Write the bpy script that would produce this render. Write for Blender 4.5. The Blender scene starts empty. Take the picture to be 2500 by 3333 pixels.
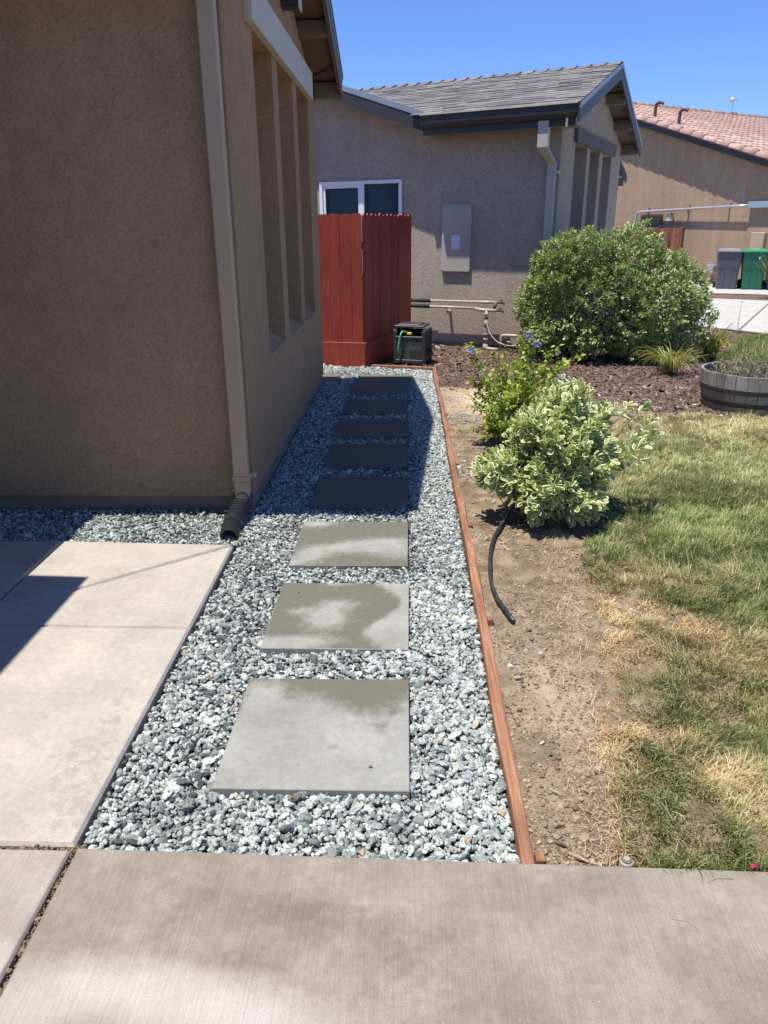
import bpy, math, random
import numpy as np
from mathutils import Vector, Matrix
random.seed(7); rng = np.random.default_rng(7)
S = bpy.context.scene
COL = S.collection
# ------------------------------------------------------------------ camera, sky, sun, exposure
FPX, PITCH, ROLL, YAW, CH = 2477.5, 0.3600351, -0.0074993, 0.0319468, 1.61829
def camera():
    cy, sy, cp, sp = math.cos(YAW), math.sin(YAW), math.cos(PITCH), math.sin(PITCH)
    F = Vector((-sy*cp, cy*cp, -sp)); r = Vector((cy, sy, 0)); u = r.cross(F)
    R = r*math.cos(ROLL) + u*math.sin(ROLL); U = -r*math.sin(ROLL) + u*math.cos(ROLL)
    cd = bpy.data.cameras.new('camera'); co = bpy.data.objects.new('camera', cd); COL.objects.link(co)
    m = Matrix(((R.x, U.x, -F.x, 0), (R.y, U.y, -F.y, 0), (R.z, U.z, -F.z, CH), (0, 0, 0, 1)))
    co.matrix_world = m
    cd.sensor_fit = 'VERTICAL'; cd.sensor_height = 36; cd.sensor_width = 27; cd.lens = 36*FPX/3333
    cd.clip_start = .05; cd.clip_end = 2000
    S.camera = co
camera()
SUNV = Vector((-.235, -.15, 1)).normalized()          # towards the sun
SUN_EL = math.asin(SUNV.z); SUN_AZ = math.atan2(SUNV.x, SUNV.y)
W = bpy.data.worlds.new('World'); S.world = W; W.use_nodes = True
wn = W.node_tree; sky = wn.nodes.new('ShaderNodeTexSky'); sky.sky_type = 'NISHITA'; sky.sun_disc = False
sky.sun_elevation = SUN_EL; sky.sun_rotation = SUN_AZ; sky.air_density = 1.0; sky.dust_density = 0.; sky.ozone_density = 4.0; sky.altitude = 800
bg = wn.nodes['Background']; bg.inputs[1].default_value = .082
tint = wn.nodes.new('ShaderNodeMix'); tint.data_type = 'RGBA'; tint.blend_type = 'MULTIPLY'; tint.inputs[0].default_value = 1
tint.inputs[7].default_value = (.84, 1.04, 1.5, 1); wn.links.new(sky.outputs[0], tint.inputs[6]); wn.links.new(tint.outputs[2], bg.inputs[0])
sl = bpy.data.lights.new('sun', 'SUN'); sl.energy = 5.0; sl.angle = math.radians(.53); sl.color = (1, .95, .86)
so = bpy.data.objects.new('sun', sl); COL.objects.link(so); so.rotation_euler = (-SUNV).to_track_quat('-Z', 'Y').to_euler()
so.location = (-3, -2, 12)
S.view_settings.view_transform = 'Standard'; S.view_settings.look = 'None'
S.view_settings.exposure = 0.52; S.view_settings.gamma = 1; S.view_settings.use_curve_mapping = False
S.cycles.max_bounces = 6; S.cycles.diffuse_bounces = 4; S.cycles.transparent_max_bounces = 6
S.cycles.use_denoising = True

# ------------------------------------------------------------------ numpy noise
def _h(ix, iy, sd):
    n = (ix.astype(np.int64)*374761393 + iy.astype(np.int64)*668265263 + sd*1442695041) & 0x7fffffff
    n = ((n ^ (n >> 13))*1274126177) & 0x7fffffff
    return ((n ^ (n >> 16)) & 0xffff)/65535.
def vn(x, y, sd=0):
    x = np.asarray(x, float); y = np.asarray(y, float)
    ix = np.floor(x); iy = np.floor(y); fx = x-ix; fy = y-iy
    fx = fx*fx*(3-2*fx); fy = fy*fy*(3-2*fy); ix = ix.astype(int); iy = iy.astype(int)
    a = _h(ix, iy, sd); b = _h(ix+1, iy, sd); c = _h(ix, iy+1, sd); d = _h(ix+1, iy+1, sd)
    return a+(b-a)*fx+(c-a)*fy+(a-b-c+d)*fx*fy
def fbm(x, y, sd=0, o=4):
    s = 0; a = .5; t = 0
    for i in range(o):
        s = s+a*vn(x*2**i, y*2**i, sd+i*17); t += a; a *= .5
    return s/t
def sstep(a, b, x):
    t = np.clip((x-a)/(b-a), 0, 1); return t*t*(3-2*t)
def blob(x, y, cx, cy, rx, ry, ang=0):
    ca, sa = math.cos(ang), math.sin(ang); dx = x-cx; dy = y-cy
    return np.exp(-((dx*ca+dy*sa)/rx)**2-((-dx*sa+dy*ca)/ry)**2)
def inpoly(x, y, P):
    r = np.zeros(np.shape(x), bool); n = len(P)
    for i in range(n):
        x1, y1 = P[i]; x2, y2 = P[(i+1) % n]
        if y1 == y2: continue
        c = ((y1 > y) != (y2 > y)) & (x < (x2-x1)*(y-y1)/(y2-y1)+x1); r ^= c
    return r
def zg(y):        # the yard falls a little away from the camera beyond 7.7 m
    return -.045*sstep(7.6, 8.9, np.asarray(y, float))

# ------------------------------------------------------------------ materials
MATS = {}
def newmat(name):
    m = bpy.data.materials.new(name); m.use_nodes = True
    nt = m.node_tree; b = nt.nodes['Principled BSDF']; MATS[name] = m
    return m, nt, b
def ramp(nt, fac, stops):
    r = nt.nodes.new('ShaderNodeValToRGB'); e = r.color_ramp.elements
    while len(e) < len(stops): e.new(.5)
    for k, (p, c) in zip(e, stops):
        k.position = p; k.color = (c[0], c[1], c[2], 1)
    nt.links.new(fac, r.inputs[0]); return r.outputs[0]
def noise(nt, vec, scale, det=4, rough=.55, dist=0):
    n = nt.nodes.new('ShaderNodeTexNoise'); n.inputs['Scale'].default_value = scale; n.inputs['Detail'].default_value = det
    n.inputs['Roughness'].default_value = rough; n.inputs['Distortion'].default_value = dist
    nt.links.new(vec, n.inputs['Vector']); return n.outputs['Fac']
def math_(nt, op, a, b=None, c=None, clamp=False):
    n = nt.nodes.new('ShaderNodeMath'); n.operation = op; n.use_clamp = clamp
    for i, v in enumerate((a, b, c)):
        if v is None: continue
        if isinstance(v, (int, float)): n.inputs[i].default_value = v
        else: nt.links.new(v, n.inputs[i])
    return n.outputs[0]
def mixc(nt, f, a, b, mode='MIX'):
    n = nt.nodes.new('ShaderNodeMix'); n.data_type = 'RGBA'; n.blend_type = mode
    for i, v in ((0, f), (6, a), (7, b)):
        if isinstance(v, (int, float)): n.inputs[i].default_value = v
        elif isinstance(v, tuple): n.inputs[i].default_value = (*v, 1)
        else: nt.links.new(v, n.inputs[i])
    return n.outputs[2]
def pos(nt):
    return nt.nodes.new('ShaderNodeNewGeometry').outputs['Position']
def objc(nt):
    return nt.nodes.new('ShaderNodeTexCoord').outputs['Object']
def mapv(nt, v, sc, rot=(0, 0, 0)):
    m = nt.nodes.new('ShaderNodeMapping'); m.inputs['Scale'].default_value = sc; m.inputs['Rotation'].default_value = rot
    nt.links.new(v, m.inputs[0]); return m.outputs[0]
def bump(nt, b, h, strength, dist):
    n = nt.nodes.new('ShaderNodeBump'); n.inputs['Strength'].default_value = strength; n.inputs['Distance'].default_value = dist
    nt.links.new(h, n.inputs['Height']); nt.links.new(n.outputs[0], b.inputs['Normal']); return n
def attr(nt, name):
    a = nt.nodes.new('ShaderNodeAttribute'); a.attribute_name = name; return a.outputs['Fac']
def objrnd(nt):
    return nt.nodes.new('ShaderNodeObjectInfo').outputs['Random']
def sc(c, k): return tuple(x*k for x in c)

def simple(name, col, rough=.6, var=.12, vs=6., bs=0., bscale=200., metal=0., spec=.5, rnd=0.):
    m, nt, b = newmat(name); p = pos(nt)
    n = noise(nt, p, vs, 5)
    c = ramp(nt, n, [(.3, sc(col, 1-var)), (.7, sc(col, 1+var))])
    if rnd:
        c = mixc(nt, 1., c, ramp(nt, objrnd(nt), [(0, (1-rnd,)*3), (1, (1+rnd,)*3)]), 'MULTIPLY')
    nt.links.new(c, b.inputs['Base Color']); b.inputs['Roughness'].default_value = rough
    b.inputs['Metallic'].default_value = metal; b.inputs['Specular IOR Level'].default_value = spec
    if bs: bump(nt, b, noise(nt, p, bscale, 4), bs, .003)
    return m

def stucco(name, col, scale=38., strength=.8, dist=.006, var=.1, streak=None):
    """knock-down stucco: flat trowelled islands over a rough ground"""
    m, nt, b = newmat(name); p = pos(nt)
    n1 = noise(nt, p, scale, 4, .62, .25)
    isl = nt.nodes.new('ShaderNodeMapRange'); isl.interpolation_type = 'SMOOTHSTEP'
    isl.inputs['From Min'].default_value = .52; isl.inputs['From Max'].default_value = .60
    nt.links.new(n1, isl.inputs[0])
    n2 = noise(nt, p, scale*5, 3, .6)
    h = math_(nt, 'ADD', isl.outputs[0], math_(nt, 'MULTIPLY', n2, .45))
    big = noise(nt, p, 1.1, 5, .6)
    c = ramp(nt, big, [(.3, sc(col, 1-var)), (.7, sc(col, 1+var))])
    c = mixc(nt, math_(nt, 'MULTIPLY', isl.outputs[0], .45), c, sc(col, 1.22))
    fine = noise(nt, p, 260, 2)
    c = mixc(nt, .22, c, ramp(nt, fine, [(.3, (.3,)*3), (.7, (1.,)*3)]), 'MULTIPLY')
    if streak:
        sv = noise(nt, mapv(nt, p, (4, 4, .7)), 1.2, 5, .65)
        c = mixc(nt, math_(nt, 'MULTIPLY', ramp(nt, sv, [(.5, (0,)*3), (.72, (1,)*3)]), .5), c, streak)
    vs = noise(nt, mapv(nt, p, (3.5, 3.5, .45)), 1.6, 6, .65)
    c = mixc(nt, .22, c, ramp(nt, vs, [(.35, (.78, .76, .74)), (.62, (1.08,)*3)]), 'MULTIPLY')
    bl = noise(nt, p, 8, 5, .7)
    c = mixc(nt, .6, c, ramp(nt, bl, [(.36, (.88,)*3), (.62, (1.06,)*3)]), 'MULTIPLY')
    # dirt splashed up at the foot of the wall
    sep = nt.nodes.new('ShaderNodeSeparateXYZ'); nt.links.new(p, sep.inputs[0])
    lo = nt.nodes.new('ShaderNodeMapRange'); lo.inputs['From Min'].default_value = .35; lo.inputs['From Max'].default_value = 0.
    nt.links.new(math_(nt, 'ADD', sep.outputs[2], math_(nt, 'MULTIPLY', noise(nt, p, 7, 4), -.2)), lo.inputs[0])
    c = mixc(nt, math_(nt, 'MULTIPLY', lo.outputs[0], .35), c, sc(col, .6))
    nt.links.new(c, b.inputs['Base Color']); b.inputs['Roughness'].default_value = .93; b.inputs['Specular IOR Level'].default_value = .2
    bump(nt, b, h, strength, dist); return m

stucco('stucco_tan', (.43, .285, .168), 40, .75, .005)
stucco('stucco_greige', (.44, .37, .305), 34, .8, .008)
stucco('stucco_c', (.40, .285, .195), 24, .5, .005, streak=(.50, .38, .28))
simple('foundation', (.20, .165, .13), .95, .2, 5, .5, 90)
simple('header_pale', (.56, .54, .49), .85, .05, 8, .35, 160)
simple('header_dark', (.115, .10, .092), .8, .08, 8, .3, 160)
simple('downspout_tan', (.44, .32, .205), .45, .04, 3)
simple('downspout_greige', (.43, .385, .34), .45, .04, 3)
simple('trim_brown', (.12, .095, .078), .6, .08, 5, .15, 80)
simple('trim_dark', (.036, .034, .037), .5, .1, 5, .12, 80)
simple('soffit', (.19, .135, .10), .8, .08, 4, .15, 60)
simple('soffit_b', (.22, .19, .165), .8, .08, 4, .15, 60)
simple('drip_metal', (.27, .30, .35), .4, .05, 5, metal=.2)
simple('gutter_lip', (.50, .46, .34), .4, .1, 8)
simple('white_vinyl', (.80, .80, .84), .35, .02, 5)
simple('panel_paint', (.43, .385, .35), .42, .03, 2, .03, 400)
simple('paper', (.62, .68, .80), .7, .08, 90)
simple('black_plastic', (.026, .027, .030), .42, .25, 12, .2, 120)
simple('reel_plastic', (.036, .038, .036), .5, .25, 14, .25, 90)
simple('reel_groove', (.16, .17, .16), .6, .2, 14)
simple('hose_green', (.10, .42, .27), .35, .05, 10)
simple('hose_black', (.032, .036, .036), .4, .5, 30, .3, 60)
simple('yellow_plastic', (.65, .50, .02), .4, .05, 10)
simple('pvc_cream', (.42, .375, .30), .4, .1, 9)
simple('pipe_grey', (.30, .275, .245), .5, .25, 25, .2, 60)
simple('pipe_insul', (.015, .015, .018), .7, .2, 10)
simple('valve_dark', (.05, .045, .045), .5, .3, 40)
simple('galvanised', (.55, .57, .58), .35, .12, 14, metal=.6)
simple('box_metal', (.34, .40, .45), .4, .05, 5, metal=.2)
simple('bin_grey', (.085, .095, .115), .5, .06, 8)
simple('bin_green', (.012, .14, .075), .45, .06, 8)
simple('bin_blue', (.012, .022, .20), .45, .06, 8)
simple('bin_grey_lid', (.19, .19, .215), .45, .06, 8)
simple('bin_green_lid', (.03, .24, .11), .45, .06, 8)
simple('bin_blue_lid', (.02, .04, .30), .45, .06, 8)
simple('bin_print', (.5, .5, .5), .7, .2, 60)
simple('lamp_black', (.03, .028, .03), .5, .1, 9)
simple('frosted', (.40, .42, .44), .3, .05, 9)
simple('meter_grey', (.30, .30, .30), .5, .2, 20)
simple('gatewood', (.20, .075, .035), .75, .35, 9, .3, 70, rnd=.25)
simple('wall_cabinet', (.46, .37, .25), .5, .04, 4)
simple('hoop_iron', (.035, .032, .033), .6, .3, 20, .3, 60)
simple('soil_dark', (.07, .05, .038), .95, .4, 30, 1., 60)
simple('stem_brown', (.13, .085, .05), .8, .3, 30)
simple('stem_green', (.16, .20, .07), .7, .2, 30)
simple('stem_dry', (.33, .27, .19), .8, .2, 30)
simple('wood_chip', (.26, .19, .14), .9, .4, 30, .3, 90, rnd=.35)
simple('pebble', (.38, .38, .37), .8, .25, 60, .3, 120, rnd=.3)
simple('petal_pink', (.30, .02, .07), .6, .1, 50)
simple('sprinkler', (.12, .12, .10), .6, .2, 60)
simple('sprinkler_ring', (.33, .32, .28), .6, .2, 60)
simple('blind', (.50, .54, .54), .6, .03, 4)
simple('wire', (.03, .03, .03), .6, .1, 4)
simple('vent_brown', (.09, .055, .045), .6, .2, 9)
simple('crack_dirt', (.15, .11, .075), .98, .5, 45, 1., 60)
simple('clay', (.46, .30, .25), .85, .25, 5, .15, 60, rnd=.25)
simple('clay_old', (.36, .27, .22), .85, .25, 6, .2, 60, rnd=.15)

def glassmat():
    m, nt, b = newmat('pane_glass'); b.inputs['Base Color'].default_value = (.02, .05, .055, 1)
    b.inputs['Roughness'].default_value = .03; b.inputs['Transmission Weight'].default_value = 0
    out = nt.nodes['Material Output']; t = nt.nodes.new('ShaderNodeBsdfTransparent'); t.inputs[0].default_value = (.58, .66, .70, 1)
    g = nt.nodes.new('ShaderNodeBsdfGlossy'); g.inputs['Roughness'].default_value = .03
    f = nt.nodes.new('ShaderNodeLayerWeight'); f.inputs[0].default_value = .12
    mx = nt.nodes.new('ShaderNodeMixShader'); nt.links.new(f.outputs[0], mx.inputs[0]); nt.links.new(t.outputs[0], mx.inputs[1]); nt.links.new(g.outputs[0], mx.inputs[2])
    nt.links.new(mx.outputs[0], out.inputs[0])
glassmat()

def woodmat(name, cols, rnd=.1, gscale=(60, 60, 2.2), rough=.7, knots=True, bs=.35, coord=objc):
    m, nt, b = newmat(name); p = coord(nt)
    oi = nt.nodes.new('ShaderNodeObjectInfo')
    ad = nt.nodes.new('ShaderNodeVectorMath'); ad.operation = 'ADD'; nt.links.new(p, ad.inputs[0])
    sc_ = nt.nodes.new('ShaderNodeVectorMath'); sc_.operation = 'SCALE'; sc_.inputs['Scale'].default_value = 9.
    cmb = nt.nodes.new('ShaderNodeCombineXYZ'); [nt.links.new(oi.outputs['Random'], cmb.inputs[i]) for i in range(3)]
    nt.links.new(cmb.outputs[0], sc_.inputs[0]); nt.links.new(sc_.outputs[0], ad.inputs[1])
    v = ad.outputs[0]
    g = noise(nt, mapv(nt, v, gscale), 1., 4, .6, .8)
    big = noise(nt, v, 3., 4)
    f = math_(nt, 'ADD', math_(nt, 'MULTIPLY', g, .75), math_(nt, 'MULTIPLY', big, .35))
    c = ramp(nt, f, [(.32, cols[0]), (.55, cols[1]), (.75, cols[2])])
    if rnd: c = mixc(nt, 1., c, ramp(nt, oi.outputs['Random'], [(0, (1-rnd,)*3), (1, (1+rnd,)*3)]), 'MULTIPLY')
    nt.links.new(c, b.inputs['Base Color']); b.inputs['Roughness'].default_value = rough
    bump(nt, b, g, bs, .002); return m
woodmat('fence_red', [(.16, .020, .012), (.27, .036, .022), (.36, .065, .042)], .16, (45, 45, 3), .6)
woodmat('edging_wood', [(.10, .042, .024), (.25, .115, .06), (.38, .215, .125)], .12, (60, 2.2, 60), .75, bs=.6)
woodmat('stave_wood', [(.12, .11, .10), (.22, .205, .19), (.31, .295, .275)], .22, (70, 70, 3), .85, bs=.5)

def shinglemat():
    m, nt, b = newmat('shingle'); p = pos(nt)
    n = noise(nt, p, 7, 4); gr = noise(nt, p, 300, 2)
    c = ramp(nt, objrnd(nt), [(0, (.105, .10, .10)), (.35, (.15, .143, .138)), (.7, (.185, .175, .165)), (1, (.225, .215, .205))])
    c = mixc(nt, .5, c, ramp(nt, n, [(.3, (.72,)*3), (.7, (1.1,)*3)]), 'MULTIPLY')
    c = mixc(nt, .6, c, ramp(nt, gr, [(.3, (.5,)*3), (.7, (1.25,)*3)]), 'MULTIPLY')
    nt.links.new(c, b.inputs['Base Color']); b.inputs['Roughness'].default_value = .95
    bump(nt, b, gr, .4, .003)
shinglemat()

def leafmat(name, c_dark, c_mid, c_light, rim=None, trans=.3, rough=.38, backc=None, yellow=None):
    m, nt, b = newmat(name); out = nt.nodes['Material Output']
    r = attr(nt, 'rnd')
    c = ramp(nt, r, [(0, c_dark), (.5, c_mid), (1, c_light)])
    if yellow: c = mixc(nt, ramp(nt, r, [(.955, (0,)*3), (.96, (1,)*3)]), c, yellow)
    if rim:
        a = math_(nt, 'ADD', attr(nt, 'rim'), math_(nt, 'MULTIPLY', math_(nt, 'SUBTRACT', noise(nt, pos(nt), 130, 2), .5), .5))
        c = mixc(nt, ramp(nt, a, [(.20, (0,)*3), (.50, (1,)*3)]), c, rim)
    nt.links.new(c, b.inputs['Base Color']); b.inputs['Roughness'].default_value = rough
    b.inputs['Specular IOR Level'].default_value = .5
    t = nt.nodes.new('ShaderNodeBsdfTranslucent'); nt.links.new(mixc(nt, 1., c, (1.25, 1.35, .6), 'MULTIPLY'), t.inputs[0])
    mx = nt.nodes.new('ShaderNodeMixShader'); mx.inputs[0].default_value = trans
    nt.links.new(b.outputs[0], mx.inputs[1]); nt.links.new(t.outputs[0], mx.inputs[2]); nt.links.new(mx.outputs[0], out.inputs[0])
leafmat('leaf_variegated', (.14, .20, .075), (.24, .31, .12), (.40, .46, .20), rim=(.88, .86, .54), trans=.25, rough=.5)
leafmat('leaf_bush', (.03, .062, .012), (.115, .185, .036), (.44, .52, .15), rim=(.33, .40, .17), trans=.16, rough=.42)
leafmat('leaf_hibiscus', (.10, .17, .02), (.26, .35, .04), (.52, .58, .09), trans=.35, rough=.4, yellow=(.6, .5, .03))
leafmat('blade_clump', (.12, .15, .03), (.28, .28, .07), (.48, .44, .16), trans=.3, rough=.45)
leafmat('leaf_dry', (.10, .12, .07), (.20, .20, .12), (.34, .28, .18), trans=.25, rough=.7)
leafmat('leaf_far', (.05, .08, .035), (.10, .13, .05), (.20, .22, .10), trans=.25, rough=.5)
leafmat('petal_blue', (.30, .30, .62), (.40, .39, .72), (.50, .49, .80), trans=.35, rough=.5)
leafmat('flower_white', (.5, .5, .45), (.6, .6, .55), (.7, .7, .65), trans=.3, rough=.5)

def grassmat():
    m, nt, b = newmat('grass_blade'); out = nt.nodes['Material Output']
    r = attr(nt, 'rnd'); d = attr(nt, 'dry')
    g = ramp(nt, r, [(0, (.07, .13, .03)), (.5, (.17, .25, .06)), (1, (.42, .48, .20))])
    s = ramp(nt, r, [(0, (.50, .33, .16)), (.5, (.75, .57, .33)), (1, (.88, .76, .52))])
    f = math_(nt, 'ADD', d, 0.)
    c = mixc(nt, f, g, s)
    nt.links.new(c, b.inputs['Base Color']); b.inputs['Roughness'].default_value = .5; b.inputs['Specular IOR Level'].default_value = .35
    t = nt.nodes.new('ShaderNodeBsdfTranslucent'); nt.links.new(c, t.inputs[0])
    mx = nt.nodes.new('ShaderNodeMixShader'); mx.inputs[0].default_value = .28
    nt.links.new(b.outputs[0], mx.inputs[1]); nt.links.new(t.outputs[0], mx.inputs[2]); nt.links.new(mx.outputs[0], out.inputs[0])
grassmat()

def gravelmat():
    m, nt, b = newmat('gravel_rock'); p = pos(nt)
    r = attr(nt, 'rnd')
    c = ramp(nt, r, [(0, (.065, .072, .075)), (.16, (.15, .165, .165)), (.34, (.27, .29, .28)), (.60, (.44, .46, .44)), (.93, (.66, .67, .635)), (.975, (.52, .45, .36)), (1., (.38, .26, .16))])
    v = noise(nt, p, 130, 5, .75)
    c = mixc(nt, .9, c, ramp(nt, v, [(.38, (.16, .19, .19)), (.47, (.85, .9, .88)), (.66, (1.2, 1.2, 1.18))]), 'MULTIPLY')
    v2 = noise(nt, p, 420, 2, .6)
    c = mixc(nt, .55, c, ramp(nt, v2, [(.38, (.35, .38, .36)), (.5, (1, 1, 1))]), 'MULTIPLY')
    nt.links.new(c, b.inputs['Base Color']); b.inputs['Roughness'].default_value = .85; b.inputs['Specular IOR Level'].default_value = .3
    bump(nt, b, v, .5, .004)
gravelmat()

def groundmat(name, stops, scale, bs=.6, bscale=60, a=None, extra=None, dist=.01):
    m, nt, b = newmat(name); p = pos(nt)
    n = noise(nt, p, scale, 7, .65); n2 = noise(nt, p, bscale, 4, .7)
    f = math_(nt, 'ADD', math_(nt, 'MULTIPLY', n, .7), math_(nt, 'MULTIPLY', n2, .3))
    c = ramp(nt, f, stops)
    if extra: c = mixc(nt, attr(nt, extra[0]), c, ramp(nt, n2, [(.3, sc(extra[1], .8)), (.7, sc(extra[1], 1.2))]))
    nt.links.new(c, b.inputs['Base Color']); b.inputs['Roughness'].default_value = .97; b.inputs['Specular IOR Level'].default_value = .15
    bump(nt, b, f, bs, dist)
groundmat('dirt', [(.36, (.09, .065, .042)), (.5, (.20, .152, .10)), (.64, (.32, .255, .175))], 9, .9, 95, extra=('sand', (.46, .37, .26)))
groundmat('mulch_base', [(.35, (.055, .035, .027)), (.5, (.14, .09, .068)), (.66, (.27, .20, .16))], 30, 1., 140)
groundmat('gravel_base', [(.35, (.05, .05, .05)), (.65, (.15, .15, .15))], 60, 1., 140)
groundmat('lawn_soil', [(.35, (.10, .10, .04)), (.5, (.20, .18, .085)), (.62, (.34, .28, .15))], 30, 1., 160)
groundmat('far_ground', [(.35, (.14, .11, .08)), (.6, (.24, .19, .14))], .8, .5, 20)

def chipmat(name, stops, sp=40):
    m, nt, b = newmat(name); p = pos(nt)
    c = ramp(nt, attr(nt, 'rnd'), stops)
    c = mixc(nt, .6, c, ramp(nt, noise(nt, p, sp, 3), [(.3, (.6,)*3), (.7, (1.2,)*3)]), 'MULTIPLY')
    nt.links.new(c, b.inputs['Base Color']); b.inputs['Roughness'].default_value = .9
chipmat('mulch_chip', [(0, (.035, .022, .017)), (.4, (.12, .075, .055)), (.75, (.22, .145, .11)), (.92, (.36, .27, .22)), (1, (.55, .48, .42))])
chipmat('clod', [(0, (.13, .09, .06)), (.5, (.25, .18, .12)), (1, (.38, .30, .22))], 90)

def concrete(name, col, stain_shade_dark=None, pale=None, broom=False, mott=.1, bs=.25, edge=(.28, .74)):
    """col base; 'stain' attribute (0..1) pulls to stain_shade_dark with ragged edges, 'pale' attribute to pale"""
    m, nt, b = newmat(name); p = pos(nt)
    n = noise(nt, p, 3.2, 7, .65); sp = noise(nt, p, 240, 3, .6)
    c = ramp(nt, n, [(.3, sc(col, 1-mott)), (.7, sc(col, 1+mott))])
    md = noise(nt, p, 34, 5, .75)
    c = mixc(nt, .55, c, ramp(nt, md, [(.35, (.80, .79, .78)), (.62, (1.10, 1.10, 1.09))]), 'MULTIPLY')
    if pale:
        f = math_(nt, 'ADD', attr(nt, 'pale'), math_(nt, 'MULTIPLY', math_(nt, 'SUBTRACT', noise(nt, p, 9, 6, .7), .5), .55))
        c = mixc(nt, math_(nt, 'MULTIPLY', ramp(nt, f, [(.25, (0,)*3), (.8, (1,)*3)]), .9), c, pale)
    if stain_shade_dark:
        f = math_(nt, 'ADD', attr(nt, 'stain_shade'), math_(nt, 'MULTIPLY', math_(nt, 'SUBTRACT', noise(nt, p, 26, 6, .72), .5), .9))
        c = mixc(nt, math_(nt, 'MULTIPLY', ramp(nt, f, [(edge[0], (0,)*3), (edge[1], (1,)*3)]), .95), c, stain_shade_dark)
    c = mixc(nt, .32, c, ramp(nt, sp, [(.3, (.45,)*3), (.6, (1.1,)*3)]), 'MULTIPLY')
    pit = nt.nodes.new('ShaderNodeTexVoronoi'); pit.inputs['Scale'].default_value = 85; nt.links.new(p, pit.inputs['Vector'])
    pm = ramp(nt, pit.outputs['Distance'], [(.06, (1,)*3), (.13, (0,)*3)]); pr = nt.nodes.new('ShaderNodeSeparateColor'); nt.links.new(pit.outputs['Color'], pr.inputs[0])
    c = mixc(nt, math_(nt, 'MULTIPLY', pm, ramp(nt, pr.outputs[0], [(.80, (0,)*3), (.82, (.75,)*3)])), c, sc(col, .35))
    c = mixc(nt, math_(nt, 'MULTIPLY', pm, ramp(nt, pr.outputs[1], [(.86, (0,)*3), (.88, (.7,)*3)])), c, (.62, .60, .56))
    h = sp
    if broom:
        bn = noise(nt, mapv(nt, p, (270, 4, 1), (0, 0, -.1)), 1., 3, .6)
        c = mixc(nt, .34, c, ramp(nt, bn, [(.3, (.55,)*3), (.7, (1.18,)*3)]), 'MULTIPLY')
        h = math_(nt, 'ADD', sp, math_(nt, 'MULTIPLY', bn, 1.5))
    nt.links.new(c, b.inputs['Base Color']); b.inputs['Roughness'].default_value = .85; b.inputs['Specular IOR Level'].default_value = .3
    bump(nt, b, h, bs, .002)
concrete('concrete_patio', (.395, .362, .315), stain_shade_dark=(.325, .288, .255), mott=.15, edge=(.50, .57))
concrete('concrete_walk', (.262, .225, .188), stain_shade_dark=(.15, .125, .098), pale=(.45, .42, .38), broom=True, mott=.32, bs=.4)
concrete('paver', (.275, .275, .25), stain_shade_dark=(.125, .117, .088), mott=.20, bs=.45)
concrete('concrete_far', (.44, .425, .395), mott=.14)

# ------------------------------------------------------------------ object helpers
def link(o, parent=None):
    COL.objects.link(o)
    if parent: o.parent = parent
    return o
def meshobj(name, V, F, mat, parent=None, smooth=False, kind=None):
    me = bpy.data.meshes.new(name); me.from_pydata([tuple(v) for v in V], [], F)
    if smooth: me.polygons.foreach_set('use_smooth', [True]*len(me.polygons))
    for mm in (mat if isinstance(mat, (list, tuple)) else [mat]): me.materials.append(MATS[mm])
    me.update(); o = bpy.data.objects.new(name, me); link(o, parent)
    if kind: o['kind'] = kind
    return o
def empty(name, label, cat, loc=(0, 0, 0), group=None):
    o = bpy.data.objects.new(name, None); o.empty_display_size = .1; COL.objects.link(o)
    o['label'] = label; o['category'] = cat
    if group: o['group'] = group
    return o
def tag(o, label, cat, group=None):
    o['label'] = label; o['category'] = cat
    if group: o['group'] = group
    return o
def bevel(o, w, seg=1):
    b = o.modifiers.new('bevel', 'BEVEL'); b.width = w; b.segments = seg; b.limit_method = 'ANGLE'; b.angle_limit = math.radians(35)
    return o
BF = [(0, 3, 2, 1), (4, 5, 6, 7), (0, 1, 5, 4), (1, 2, 6, 5), (2, 3, 7, 6), (3, 0, 4, 7)]
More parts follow.
